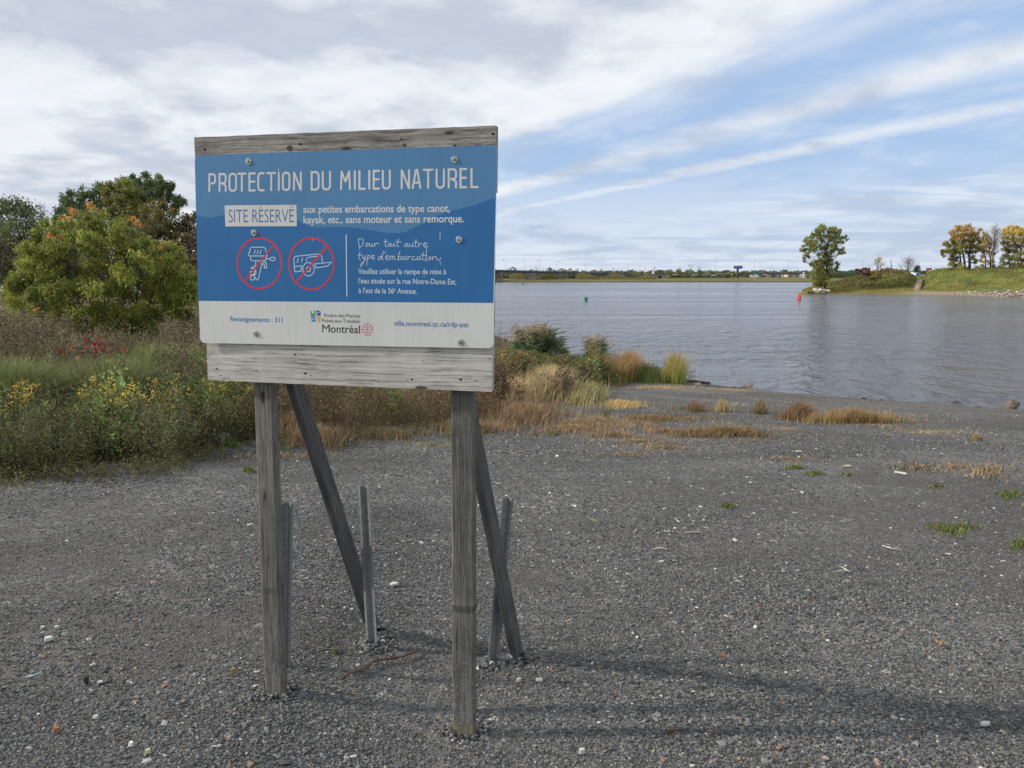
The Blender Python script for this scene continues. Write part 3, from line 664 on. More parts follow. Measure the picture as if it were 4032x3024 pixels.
# font lettering, using Blender's built-in face
_ref = {}
def text_mesh(body, bold):
    cu = bpy.data.curves.new('t', 'FONT'); cu.body = body; cu.size = 1; cu.resolution_u = 3; cu.offset = bold; cu.fill_mode = 'FRONT'
    o = bpy.data.objects.new('t', cu); COL.objects.link(o); bpy.context.view_layer.update()
    me = bpy.data.meshes.new_from_object(o.evaluated_get(bpy.context.evaluated_depsgraph_get()))
    v = np.empty(len(me.vertices) * 3); me.vertices.foreach_get('co', v); v = v.reshape(-1, 3)
    fs = [list(p.vertices) for p in me.polygons]
    bpy.data.objects.remove(o); bpy.data.curves.remove(cu); bpy.data.meshes.remove(me); return v, fs
def lettering(name, body, mat, Zf, x0, x1, yb0, yb1, cap, bold=0.0, y=-.00022, ref='H'):
    v, fs = text_mesh(body, bold)
    if ref not in _ref: _ref[ref] = text_mesh(ref, 0)[0][:, 1].max()
    a, b = v[:, 0].min(), v[:, 0].max(); tt = (v[:, 0] - a) / (b - a)
    A, B = np.array(Zf(x0, yb0)), np.array(Zf(x1, yb1)); T = np.array(Zf(x0, yb0 - cap)); hgt = (T - A)[1] / _ref[ref]
    P = A[None] * (1 - tt[:, None]) + B[None] * tt[:, None]; z = P[:, 1] + v[:, 1] * hgt
    V = np.stack([P[:, 0] + lean * v[:, 1] * hgt, np.full(len(v), y), z], 1); mb = MB(); by = {}
    for f in fs: by.setdefault(len(f), []).append(f)
    mb.v.append(V); mb.c.append(np.ones((len(V), 3))); mb.n = len(V)
    for kf, fl in by.items(): mb.f.append(np.array(fl)); mb.mi.append(np.zeros(len(fl)))
    return mb.build(name, mat, panel)
lettering('box_lettering', 'SITE RÉSERVÉ', TBLUE, Z1a, 287, 745, 742, 741, 90, -.006, -.00026)
lettering('bold_lettering', 'aux petites embarcations de type canot,', LETW, Z1a, 810, 1840, 674, 667, 50, .013)
lettering('bold_lettering', 'kayak, etc., sans moteur et sans remorque.', LETW, Z1a, 812, 1938, 748, 740, 51, .013)
lettering('small_lettering', 'Veuillez utiliser la rampe de mise à', LETC, Z3a, 290, 1393, 633, 638, 66, .006)
lettering('small_lettering', "l'eau située sur la rue Notre-Dame Est,", LETC, Z3a, 293, 1521, 752, 765, 66, .006)
lettering('small_lettering', "à l'est de la 36", LETC, Z3a, 295, 736, 873, 880, 66, .006)
lettering('small_lettering', 'e', LETC, Z3a, 738, 759, 845, 845, 36, .004)
lettering('small_lettering', 'Avenue.', LETC, Z3a, 781, 1025, 880, 884, 66, .006)
lettering('footer_lettering', 'Renseignements : 311', TBLUE, Z2a, 533, 1190, 1227, 1243, 60, .012)
lettering('footer_lettering', 'ville.montreal.qc.ca/rdp-pat', TBLUE, Z3a, 737, 1675, 1284, 1302, 62, .010)
lettering('logo_lettering', 'Rivière-des-Prairies', BLACK, Z6a, 628, 1548, 443, 462, 92, 0)
lettering('logo_lettering', 'Pointe-aux-Trembles', BLACK, Z6a, 577, 1548, 578, 600, 92, 0)
lettering('logo_lettering', 'M', BLACK, Z6a, 580, 772, 834, 839, 198, 0)
lettering('logo_lettering', 'ontréal', BLACK, Z6a, 792, 1546, 840, 861, 198, .006)
# borough logo: four coloured quarters
mb = MB()
for P, m_, nm in (([(270,300),(388,275),(405,410),(290,432)], LGREEN, 'green_quarter'), ([(424,270),(542,288),(534,416),(420,404)], LDB, 'blue_quarter'), ([(292,436),(410,430),(412,565),(302,562)], LCYAN, 'cyan_quarter')):
    mb = MB(); flat(mb, [Z6a(*p) for p in P], -.00012); mb.build(nm, m_, panel)
mb = MB(); triflat(mb, [Z6a(*p) for p in [(430, 432), (540, 436), (526, 574), (456, 570), (468, 500)]], -.00012); mb.build('orange_quarter', LOR, panel)
pen = Pen(18 / 6.506 * MM, -.00018); pen.stroke([Z6a(*p) for p in smooth_line([(425, 388), (450, 345), (490, 325), (540, 305)])]); pen.stroke([Z6a(*p) for p in smooth_line([(302, 512), (335, 492), (370, 500), (405, 465)])])
disc(pen.mb, *Z6a(338, 325), -.00020, 40 / 6.506 * MM, None, 16); pen.build('logo_swash', WHITE)
# rosette
pen = Pen(13 / 6.506 * MM)
cx, cy = 1732, 764
pen.stroke([Z6a(cx, 632), Z6a(cx, 900)]); pen.stroke([Z6a(1600, cy), Z6a(1862, cy)])
for sx in (-1, 1):
    for sy in (-1, 1):
        m1_ = smooth_line([(0, -100), (-8, -135), (-38, -152), (-70, -138), (-80, -105), (-66, -75), (-46, -58)], 4)
        m2_ = smooth_line([(-100, 0), (-128, -14), (-137, -42), (-124, -72), (-96, -82), (-66, -75), (-46, -58)], 4)
        for mm_ in (m1_, m2_): pen.stroke([Z6a(cx + sx * -p[0] * -1, cy + sy * -p[1] * -1) for p in mm_])
        disc(pen.mb, *Z6a(cx - sx * 50, cy - sy * 56), pen.y - .00001, 18 / 6.506 * MM, None, 12); pen.y -= .00001
pen.build('rosette_emblem', RED)
# scratches in the print
for zf_, a, b in [(Z1a, (636, 365), (640, 410)), (Z1a, (875, 860), (876, 872))] + [(Z3a, *q) for q in (((1318, 110), (1317, 200)), ((1148, 300), (1140, 475)), ((1316, 470), (1322, 515)), ((733, 1000), (733, 1074)), ((1118, 660), (1118, 678)))]:
    pen = Pen(2.2 * MM, -.0005); pen.stroke([zf_(*a), zf_(*b)]); pen.build('scratch', LETC)
# screws with washers
ZINC = speckled('zinc', (.36, .39, .38), .55, .55, .2, 120); ZDK = speckled('zinc_dark', (.16, .18, .18), .5, .6, .2, 120)
def face_disc(prof, n=22):  # lathe around the local y axis, toward the viewer
    mb = MB(); a = np.linspace(0, 2 * np.pi, n, endpoint=False); V = []; f = []
    for i, (r_, y) in enumerate(prof):
        V += [(r_ * math.cos(t_), -y, r_ * math.sin(t_)) for t_ in a]
        if i: f += [((i - 1) * n + j, (i - 1) * n + (j + 1) % n, i * n + (j + 1) % n, i * n + j) for j in range(n)]
    mb.add(V, f); mb.f.append(np.array([list(range((len(prof) - 1) * n, len(prof) * n))])); mb.mi.append(np.array([0])); return mb
for X_, Y_ in ((537, 349), (982, 345), (549, 503), (992, 518), (553, 721), (996, 740)):
    u, z = L(X_ * 1.8228, Y_ * 1.8228)
    o = face_disc([(.0128, .0008), (.0128, .0022), (.0118, .0028)]).build('washer', ZINC, panel, loc=(u, 0, z)); o.rotation_euler = (random.uniform(-.05, .05), random.uniform(0, 3), random.uniform(-.05, .05))
    face_disc([(.0046, .0026), (.0043, .0052), (.0028, .0060)], 12).build('screw_head', ZDK, o)

# steel U-channel posts standing round the board
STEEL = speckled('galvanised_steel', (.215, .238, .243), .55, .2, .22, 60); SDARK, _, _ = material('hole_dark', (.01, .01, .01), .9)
def channel(name, label, px_b, px_t, Yd, width=.052, spin=0.0, holes=True, ht=None):
    Bp = on_ground(*px_b) if Yd is None else at(*px_b, Yd); Bp[2] = gz(Bp[0], Bp[1]); Tp = at(px_t[0], px_t[1], Bp[1] + (0 if ht is None else ht))
    e = empty(name, Bp); A = Vector(Bp) - Vector((0, 0, 0)); ax = Vector(Tp) - A; ln = ax.length; z = ax.normalized()
    x = Vector((math.cos(spin), math.sin(spin), 0)); x = (x - z * x.dot(z)).normalized(); y = z.cross(x)
    M = Matrix((x, y, z)).transposed().to_4x4(); h = width / 2; t_ = .0035
    # hat section outline: flange, web down, back, web, flange
    prof = [(-h, 0), (-h * .62, 0), (-h * .38, .020), (h * .38, .020), (h * .62, 0), (h, 0)]
    mb = MB(); V = []; zs = [-.25, ln]; ins = [(p[0], p[1] + t_) for p in prof]
    loop = prof + ins[::-1]; n = len(loop)
    V = [M @ Vector((p[0], p[1] - .01, zz_)) for zz_ in zs for p in loop]
    mb.add([tuple(v) for v in V], [(j, (j + 1) % n, n + (j + 1) % n, n + j)[::-1] for j in range(n)])
    k_ = len(prof)
    for i in range(k_ - 1): mb.f.append(np.array([[n + i, n + i + 1, n + n - 2 - i, n + n - 1 - i]]) + mb.n - 2 * n); mb.mi.append(np.array([0]))
    mb.build('channel', STEEL, e)
    hb = MB(); a = np.linspace(0, 2 * np.pi, 10, endpoint=False)
    for i in range(int(ln / .035)):
        for side in ((.81 * h,) if holes else ()):
            rad = .003; zc = ln - .03 - i * .035; yy = .020 - .01 - .0006 if side == 0 else -.0107
            hb.add([tuple(M @ Vector((side + rad * math.cos(t2), yy, zc + rad * math.sin(t2)))) for t2 in a], [list(range(10))])
    if holes: hb.build('bolt_holes', SDARK, e)['kind'] = 'stuff'
    tag(e, label, 'steel post', 'galvanised steel channel posts behind the board'); return e
channel('channel_post', 'galvanised steel channel stake standing upright beside the left leaning brace', (1469, 2545), (1435, 1914), None, .066, math.radians(-28), False)
channel('channel_post', 'galvanised steel channel stake tilted behind the right brace, a row of holes down its edge', (1939, 2625), (1997, 1960), None, .058, math.radians(22), True)
e_ = channel('channel_post', 'dull steel channel stake half hidden behind the left wooden post', (1118, 2640), (1128, 1980), 3.62, .060, math.radians(20), False)
# ------------------------------------------------------------------ plants: vectorised builders
def pal(n, cols, wts=None, var=.18):
    cols = np.array(cols, float); i = RNG.choice(len(cols), n, p=None if wts is None else np.array(wts) / np.sum(wts))
    return cols[i] * (1 + RNG.normal(0, var, (n, 1))).clip(.5, 1.7) * (1 + RNG.normal(0, .06, (n, 3)))
def rdir(n, up=.0):
    v = RNG.normal(size=(n, 3)); v[:, 2] += up; return v / np.linalg.norm(v, axis=1)[:, None]
def leaves(mb, P, ln, wd, cols, dirs=None, fold=.25, mi=0):
    """four-cornered leaves with a bent midrib"""
    n = len(P)
    if n == 0: return
    d = rdir(n) if dirs is None else dirs / (np.linalg.norm(dirs, axis=1)[:, None] + 1e-9)
    r = np.cross(d, rdir(n)); r /= np.linalg.norm(r, axis=1)[:, None] + 1e-9; nn = np.cross(d, r)
    ln = np.broadcast_to(ln, (n,))[:, None] * RNG.uniform(.65, 1.25, (n, 1)); wd = np.broadcast_to(wd, (n,))[:, None] * RNG.uniform(.7, 1.2, (n, 1))
    a = P; b = P + d * ln * .45 + r * wd * .5 + nn * wd * fold; c = P + d * ln; e = P + d * ln * .45 - r * wd * .5 + nn * wd * fold
    V = np.stack([a, b, c, e], 1).reshape(-1, 3); f = np.arange(4 * n).reshape(-1, 4)
    mb.add(V, f, np.repeat(np.clip(cols, 0, 1), 4, 0), mi)
def blades(mb, P, h, wd, lean, cols, ldir=None, seg=3, mi=0, tipcol=None):
    """tapering grass blades / thin stems, bending toward ldir"""
    n = len(P); h = np.broadcast_to(h, (n,)); wd = np.broadcast_to(wd, (n,)); lean = np.broadcast_to(lean, (n,))
    a = RNG.uniform(0, 2 * np.pi, n); L_ = np.stack([np.cos(a), np.sin(a), 0 * a], 1)
    if ldir is not None: L_ = L_ * .7 + np.asarray(ldir); 
    f_ = RNG.uniform(0, 2 * np.pi, n); side = np.stack([np.cos(f_), np.sin(f_), 0 * f_], 1)
    rows = []; cc = []
    for k_ in range(seg + 1):
        t_ = k_ / seg; c = P + np.array([0, 0, 1]) * (h * t_ * (1 - .25 * lean * t_))[:, None] + L_ * (h * lean * t_ * t_)[:, None]
        w_ = (wd * (1 - t_ * .85) * .5)[:, None]; rows += [c - side * w_, c + side * w_]
        q_ = cols if tipcol is None else cols * (1 - t_) + tipcol * t_; cc += [q_, q_]
    V = np.stack(rows, 1); m_ = V.shape[1]; base = np.arange(n)[:, None] * m_
    f = np.concatenate([np.stack([base[:, 0] + 2 * k_, base[:, 0] + 2 * k_ + 1, base[:, 0] + 2 * k_ + 3, base[:, 0] + 2 * k_ + 2], 1) for k_ in range(seg)])
    mb.add(V.reshape(-1, 3), f, np.clip(np.stack(cc, 1), 0, 1).reshape(-1, 3), mi)
    return L_
def stalks(mb, P, h, nleaf, ll, lw, lcols, lwts, scol, lean=.15, spread=.10, t0=.1, up=.5, tipcols=None, stem_w=.004, ldir=None, top_bias=1.0):
    """upright weeds: a stem with leaves all the way up"""
    n = len(P); h = np.broadcast_to(h, (n,)) * RNG.uniform(.6, 1.2, n); ln = RNG.uniform(.3, 1.4, n) * lean
    base_var = (1 + RNG.normal(0, .2, (n, 1))).clip(.6, 1.6)
    L_ = blades(mb, P, h, stem_w, ln, pal(n, [scol]), ldir)
    i = np.repeat(np.arange(n), nleaf); m_ = len(i); t_ = t0 + (1 - t0) * RNG.random(m_) ** top_bias
    rad = rdir(m_); rad[:, 2] *= .3; r_ = spread * (1.1 - .8 * t_) * RNG.random(m_)
    C = P[i] + np.array([0, 0, 1]) * (h[i] * t_ * (1 - .25 * ln[i] * t_))[:, None] + L_[i] * (h[i] * ln[i] * t_ ** 2)[:, None] + rad * r_[:, None]
    c = pal(m_, lcols, lwts) * base_var[i]
    if tipcols is not None:
        k_ = t_ > .8; c[k_] = pal(k_.sum(), tipcols)
    d = rad + np.array([0, 0, up]) + RNG.normal(0, .35, (m_, 3)); leaves(mb, C, ll, lw, c, d)
def brush(n, x0, x1, y0, y1, jitter=True):
    P, ok = many_on_ground(RNG.uniform(x0, x1, n), RNG.uniform(y0, y1, n))
    v = veg_amount(P[:, 0], P[:, 1]) > RNG.uniform(.05, .6, len(P)); P = P[v & (shore_dist(P[:, 0], P[:, 1]) > -.2)]; return P
def blob(n, cx, cy, rx, ry):
    a = RNG.uniform(0, 2 * np.pi, n); r_ = np.abs(RNG.normal(0, .52, n)); r_ = r_ * (1 + .25 * np.sin(a * 3 + cx) + .15 * np.sin(a * 7 + cy)); P, ok = many_on_ground(cx + rx * r_ * np.cos(a), cy + ry * r_ * np.sin(a)); return P
DKG = (.048, .058, .026); OLV = (.085, .090, .032); MGR = (.080, .104, .035); BGR = (.125, .172, .05); BRN = (.096, .074, .045); DBR = (.064, .049, .032); RST = (.155, .098, .05); TAN = (.36, .265, .145); YEL = (.27, .20, .035); PAL = (.44, .38, .28)
WIND = (.35, -.1, 0)
mb = MB()
# front edge: dark small-leaved weeds, denser low down
P = brush(2600, -700, 1050, 1640, 1905); stalks(mb, P, .52, 27, .032, .015, [DKG, OLV, BRN, MGR], [4, 4, 3, 2], BRN, .22, .13, .05)
P = brush(1400, -700, 1050, 1700, 1915); stalks(mb, P, .34, 26, .034, .020, [DKG, OLV, MGR, DBR], [4, 3, 2, 2], DBR, .3, .14, .05)
P = brush(1300, -600, 1950, 1480, 1780); stalks(mb, P, .55, 30, .036, .018, [BRN, DBR, OLV, RST], [4, 3, 2, 2], BRN, .2, .11, .1)
P = brush(1100, -600, 1000, 1420, 1640); stalks(mb, P, .60, 30, .046, .022, [OLV, DKG, MGR, BRN], [4, 3, 3, 3], BRN, .22, .13, .1)
P = brush(1100, 950, 1950, 1560, 1745); stalks(mb, P, .55, 30, .034, .016, [BRN, RST, DBR, OLV], [4, 4, 2, 1], BRN, .2, .12, .1)
ex = RNG.uniform(-300, 1900, 420); ey = np.interp(ex, [p[0] for p in edge_px], [p[1] for p in edge_px]) + np.abs(RNG.normal(0, 22, 420)); P, ok = many_on_ground(ex, ey); stalks(mb, P, .16, 16, .026, .014, [DKG, OLV, BRN, MGR], None, BRN, .5, .08, .05)
# green shoots among the brown behind the legs
for cx, cy, rx, ry, n in [(1440, 1640, 60, 30, 26), (1560, 1660, 45, 22, 20), (1330, 1610, 50, 25, 14)]:
    P = blob(n, cx, cy, rx, ry); stalks(mb, P, .5, 34, .05, .02, [MGR, BGR, OLV], None, MGR, .25, .12)
# pale green and bright patches
for cx, cy, rx, ry, n, hh_ in [(430, 1770, 130, 35, 150, .6), (560, 1660, 110, 40, 90, .65), (850, 1690, 110, 45, 170, .62), (740, 1700, 60, 40, 70, .62), (-60, 1660, 120, 60, 80, .6), (180, 1800, 90, 40, 70, .5)]:
    P = blob(n, cx, cy, rx, ry); stalks(mb, P, hh_, 34, .055, .018, [MGR, BGR, OLV], [3, 2, 2], MGR, .25, .12, .1)
for cx, cy, rx, ry, n in [(440, 1770, 70, 18, 34), (75, 1760, 25, 12, 20), (640, 1745, 50, 14, 16), (880, 1700, 120, 18, 30), (1000, 1690, 40, 12, 14)]:   # goldenrod
    P = blob(n, cx, cy, rx, ry); stalks(mb, P, .68, 52, .04, .02, [MGR, OLV], None, MGR, .3, .12, .1, .5, [YEL, (.40, .27, .05)])
# dead brown seed heads
for x0, x1, y0, y1, n in [(-500, 300, 1400, 1500, 420), (600, 860, 1560, 1680, 130), (640, 800, 1400, 1500, 160), (790, 1100, 1430, 1640, 420), (-400, 330, 1560, 1660, 90), (330, 520, 1520, 1600, 110)]:
    P = brush(n, x0, x1, y0, y1); stalks(mb, P, .85, 34, .042, .026, [BRN, DBR, (.14, .108, .07)], None, (.15, .12, .085), .28, .16, .3, .3, top_bias=.6)
P = brush(900, -700, 2000, 1240, 1420); stalks(mb, P, .8, 28, .075, .035, [BRN, OLV, (.15, .11, .07)], [3, 2, 2], BRN, .25, .2, .1)
P = brush(300, -700, 900, 1190, 1280); stalks(mb, P, .8, 26, .12, .05, [TAN, OLV, BRN], [2, 2, 1], BRN, .25, .3, .1)
P = brush(1500, -500, 1950, 1500, 1885); stalks(mb, P, .70, 9, .03, .014, [BRN, OLV, (.15, .12, .08)], None, (.15, .115, .08), .25, .06, .5, .6)
P = brush(260, -500, 1000, 1600, 1880); stalks(mb, P, .72, 14, .055, .015, [MGR, BGR], None, MGR, .3, .07, .3, .9)
tag(mb.build('weeds', WEED), 'tangled waist high weeds, green and brown, filling the bank', 'weeds', kind='stuff')

# dead pale sticks rising from the weeds
mb = MB(); P = brush(170, -300, 1050, 1330, 1640); blades(mb, P, RNG.uniform(.6, 1.15, len(P)), .009, RNG.uniform(.1, .7, len(P)), pal(len(P), [PAL, (.30, .25, .19)]), seg=4)
P = blob(14, 840, 1700, 110, 16); blades(mb, P, RNG.uniform(.25, .45, len(P)), .007, RNG.uniform(.8, 1.6, len(P)), pal(len(P), [PAL]), seg=4)
tag(mb.build('dead_stalks', GRASS), 'pale dead stalks poking out of the weeds', 'stalks', kind='stuff')

# long grass lying between the weeds
mb = MB()
for cx, cy, rx, ry, n, h_, c in [(600, 1600, 130, 34, 7500, .85, [(.17, .215, .075), MGR, (.24, .25, .12)]), (400, 1660, 150, 40, 8500, .80, [(.16, .19, .07), MGR, (.23, .22, .12)]), (30, 1680, 150, 36, 8000, .80, [(.16, .20, .07), MGR, (.22, .23, .11)]), (850, 1610, 90, 30, 6500, .85, [(.15, .21, .06), (.16, .25, .07)]), (270, 1490, 140, 22, 2600, .7, [(.28, .25, .15), OLV]), (-250, 1570, 200, 50, 4000, .7, [BGR, OLV]), (40, 1290, 90, 45, 1500, .6, [(.27, .25, .15), OLV]), (800, 1275, 60, 24, 900, .6, [(.2, .22, .12), OLV])]:
    P = blob(n, cx, cy, rx, ry); n_ = len(P); blades(mb, P, h_ * RNG.uniform(.6, 1.2, n_), .011, RNG.uniform(.3, 1.1, n_), pal(n_, c), WIND, 3)
P = brush(9000, -800, 1950, 1200, 1500); blades(mb, P, RNG.uniform(.25, .6, len(P)), .014, .6, pal(len(P), [OLV, (.16, .14, .07), MGR]), WIND)
tag(mb.build('long_grass', GRASS), 'bright green long grass bending in the wind among the weeds', 'grass', kind='stuff')

# dry tan and rust-coloured grass: fringe of the bank and low mats on the gravel
mb = MB(); DRY = [(.25, .17, .10), (.31, .235, .14), (.18, .12, .075)]; ORG = [(.21, .145, .07), (.17, .115, .06), (.25, .19, .10)]
def mat_patch(cx, cy, rx, ry, n, h_, cols, lean=.7):
    P = blob(n, cx, cy, rx, ry); P = P[shore_dist(P[:, 0], P[:, 1]) > .3]; n_ = len(P); D = np.hypot(P[:, 0], P[:, 1]); nz = np.sin(P[:, 0] * 5) * np.sin(P[:, 1] * 4 + P[:, 0])
    k_ = nz > RNG.uniform(-1.3, .6, n_); P = P[k_]; D = D[k_]; n_ = len(P)
    blades(mb, P, h_ * RNG.uniform(.4, 1.2, n_), .0035 + .0007 * D, RNG.uniform(.3, 1.3, n_) * lean, pal(n_, cols), WIND, 2)
for a in [(1230, 1745, 130, 26, 2600, .22, DRY), (1130, 1720, 60, 30, 900, .3, DRY), (1500, 1720, 180, 16, 1800, .12, DRY), (1850, 1700, 130, 22, 3200, .15, DRY), (2050, 1640, 170, 50, 6500, .22, DRY), (2250, 1690, 250, 26, 3600, .06, DRY),
          (1990, 1570, 120, 60, 4000, .35, [TAN, (.40, .30, .17)]), (2150, 1540, 110, 42, 7000, .50, [(.38, .30, .16), (.30, .25, .12), (.42, .34, .2)]), (2290, 1570, 90, 26, 3200, .30, [(.2, .2, .08), (.36, .3, .16)]), (2440, 1598, 110, 14, 2400, .10, [(.45, .33, .15), TAN]),
          (2560, 1650, 230, 14, 2600, .07, ORG), (2840, 1712, 210, 16, 4200, .11, ORG), (2620, 1700, 150, 10, 1600, .06, DRY), (2640, 1765, 140, 9, 1000, .03, DRY), (2420, 1718, 160, 12, 1500, .06, DRY), (2960, 1740, 90, 8, 500, .03, DRY),
          (2880, 1530, 130, 8, 1000, .03, [TAN]), (2600, 1525, 190, 10, 1500, .04, [TAN]), (2750, 1610, 140, 7, 800, .05, ORG), (3100, 1690, 70, 6, 400, .02, [TAN]), (3700, 1700, 190, 12, 900, .025, [(.33, .26, .14)]), (3840, 1730, 30, 8, 250, .06, ORG), (3900, 1860, 110, 40, 260, .07, [BRN, TAN]), (3600, 1845, 120, 26, 420, .05, [BRN, TAN, DBR]), (3100, 1810, 120, 12, 500, .03, DRY), (1100, 1800, 260, 14, 500, .05, DRY), (1700, 1755, 140, 10, 350, .05, [BGR, TAN]), (2480, 1790, 200, 12, 500, .03, DRY)]: mat_patch(*a)
for cx, cy, rx, ry, n, h_ in [(2350, 1660, 520, 60, 7000, .05), (2900, 1600, 500, 40, 2600, .035), (3400, 1690, 420, 50, 2400, .03), (3750, 1840, 300, 60, 900, .03), (2500, 1740, 500, 40, 1600, .03)]:
    P = blob(n, cx, cy, rx, ry); P = P[(shore_dist(P[:, 0], P[:, 1]) > .5)]; nz = np.sin(P[:, 0] * 1.9 + 2 * np.sin(P[:, 1] * .9)) * np.sin(P[:, 1] * 2.3 + P[:, 0]) + .5 * np.sin(P[:, 0] * 6) * np.sin(P[:, 1] * 5); P = P[nz > RNG.uniform(-.1, .9, len(P))]; n_ = len(P)
    blades(mb, P, h_ * RNG.uniform(.5, 1.8, n_), .003 + .0007 * np.hypot(P[:, 0], P[:, 1]), RNG.uniform(.5, 2, n_), pal(n_, [(.25, .19, .11), (.19, .13, .08), (.33, .26, .16)]), None, 2)
tag(mb.build('dry_grass', GRASS), 'low dry tan and rust coloured grass thinning out over the gravel', 'grass', kind='stuff')

# brown and green brush between the board and the water
mb = MB()
P = blob(900, 2030, 1500, 170, 40); stalks(mb, P, .60, 40, .055, .035, [RST, BRN, (.14, .15, .04), MGR], [3, 3, 2, 2], BRN, .25, .2, .1)
P = blob(500, 2230, 1505, 110, 22); stalks(mb, P, .56, 40, .055, .038, [MGR, OLV, DKG, RST], [3, 3, 2, 2], BRN, .22, .2, .05)
P = blob(260, 2340, 1500, 60, 16); stalks(mb, P, .5, 36, .06, .04, [DKG, MGR, (.3, .29, .1)], [3, 3, 1], BRN, .2, .2, .05)
P = blob(120, 1960, 1600, 60, 30); stalks(mb, P, .62, 30, .04, .028, [DBR, (.09, .045, .03)], None, DBR, .15, .1, .3)
P = blob(60, 2210, 1565, 110, 24); stalks(mb, P, .5, 22, .045, .026, [DBR, BRN], None, DBR, .2, .1, .3)
P = blob(220, 2520, 1495, 160, 12); stalks(mb, P, .42, 30, .045, .025, [DKG, MGR, OLV], None, DKG, .3, .18, .05)
tag(mb.build('brush', WEED), 'rust brown and green low brush at the end of the bank by the water', 'brush', kind='stuff')

# ---- plants that stand out, each a thing
def tuft(label, cx, cy, rx, n, h_, cols, tip=None, lean=.5, name='grass_tuft', wd=.012, group=None, cat='grass tuft', ry=10, ld=WIND):
    P = blob(n, cx, cy, rx, ry); P = P[shore_dist(P[:, 0], P[:, 1]) > -.4]; c = on_ground(cx, cy); c = np.array([c[0], c[1], gz(c[0], c[1])]); n_ = len(P)
    ed = np.abs(P[:, 0] - c[0]) / (rx / F * c[1]); nzz = .5 + .5 * np.sin(P[:, 0] * 9 / max(.3, h_)) ; h_ = 1.12 * h_ * np.exp(-ed ** 2 * .18) * (.78 + .22 * nzz)
    mb = MB(); blades(mb, P - c, h_ * RNG.uniform(.5, 1.15, n_), wd, RNG.uniform(.2, 1, n_) * lean, pal(n_, cols), ld, 4, 0, None if tip is None else pal(n_, tip))
    return tag(mb.build(name, GRASS, loc=c), label, cat, group)
tuft('tall orange grass clump by the water, between the brush and the yellow clump', 2465, 1492, 92, 4200, .74, [(.16, .17, .04), (.30, .20, .05)], [(.38, .23, .11), (.36, .20, .12), (.33, .24, .10)], .5, name='orange_grass', cat='grass clump')
tuft('olive grass clump between the reeds and the orange grass clump', 2350, 1490, 75, 2300, .68, [(.13, .15, .04), (.16, .17, .05)], [(.30, .24, .08), (.36, .22, .1)], .4, name='olive_grass', cat='grass clump')
tuft('tall yellow green grass clump at the tip of the spit, last before the water', 2650, 1500, 58, 2000, .86, [(.10, .15, .03), (.16, .19, .04)], [(.34, .27, .09), (.30, .26, .08), (.36, .23, .11)], .55, name='yellow_grass', cat='grass clump')
tuft('low dark green grass patch between the orange and yellow grass clumps', 2560, 1500, 60, 900, .42, [(.07, .10, .03), (.10, .13, .04)], None, .5, cat='grass patch')
tuft('reddish brown bushy grass tuft on the beach gravel right of centre', 3140, 1647, 66, 1500, .27, [(.13, .09, .04), (.22, .12, .06)], [(.22, .15, .09), (.17, .11, .07)], .9, name='brown_tuft')
tuft('wide row of orange yellow grass on the beach gravel, right of the reddish tuft', 3350, 1660, 210, 2600, .21, [(.22, .18, .06), (.30, .19, .08)], [(.31, .23, .11), (.26, .16, .10)], .7, name='orange_tuft', ry=9)
tuft('small dark brushy tuft left of the reddish tuft on the beach', 2990, 1625, 36, 420, .2, [(.12, .10, .05)], [(.2, .15, .08)], .6, name='brown_tuft')
tuft('small brown tuft on the beach near the water, third left of the reddish tuft', 2730, 1617, 46, 420, .16, [(.14, .11, .06)], [(.2, .13, .08)], .6, name='brown_tuft')
tuft('little tan tuft on the beach between two darker tufts', 2840, 1618, 36, 300, .2, [(.26, .2, .1)], [(.35, .27, .14)], .6, name='brown_tuft')
GRN = [(.08, .115, .035), (.11, .145, .045), (.17, .155, .07)]
for lab, cx, cy, rx, ry, n, h_ in [('largest flat green grass tuft on the open gravel at right', 3748, 2085, 100, 22, 1500, .05), ('green grass tuft cut by the right edge, below the largest tuft', 4015, 2150, 40, 18, 600, .06), ('green tuft by the right edge, higher up than the largest tuft', 3975, 1950, 55, 14, 600, .05),
        ('yellowish small tuft alone in the middle gravel right of the braces', 2868, 1995, 42, 9, 380, .035), ('green sliver of grass on the gravel, left one of the pair', 3130, 1845, 48, 7, 420, .045), ('green sliver of grass on the gravel, right one of the pair', 3200, 1868, 42, 7, 420, .045), ('faint green tuft on the gravel right of the pair of slivers', 3335, 1872, 26, 6, 200, .04),
        ('small green tuft right of the faint one on the gravel', 3680, 1918, 30, 7, 240, .04), ('small pale green tuft in the gravel left of the left post', 978, 1858, 22, 9, 260, .08), ('small tuft at the foot of the weeds near the white plastic scrap', 820, 1775, 30, 8, 300, .09), ('green tuft right beside the white plastic scrap', 905, 1758, 36, 9, 320, .14), ('tiny grass tuft at the foot of the right post', 1782, 2888, 14, 8, 90, .06), ('tiny green sprout in the gravel between the posts', 1318, 2572, 12, 8, 50, .04), ('young yellow green plant standing alone on the dry grass right of the board', 2385, 1655, 8, 4, 60, .3), ('low green tuft at the foot of the dry grass right of the right post', 2172, 1712, 24, 6, 240, .06)]:
    tuft(lab, cx, cy, rx, int(n * .6), h_ * .85, GRN, None, 1.0, wd=.005 + .0006 * (3200 - cy) / 100, ry=ry, group='green tufts on the gravel')

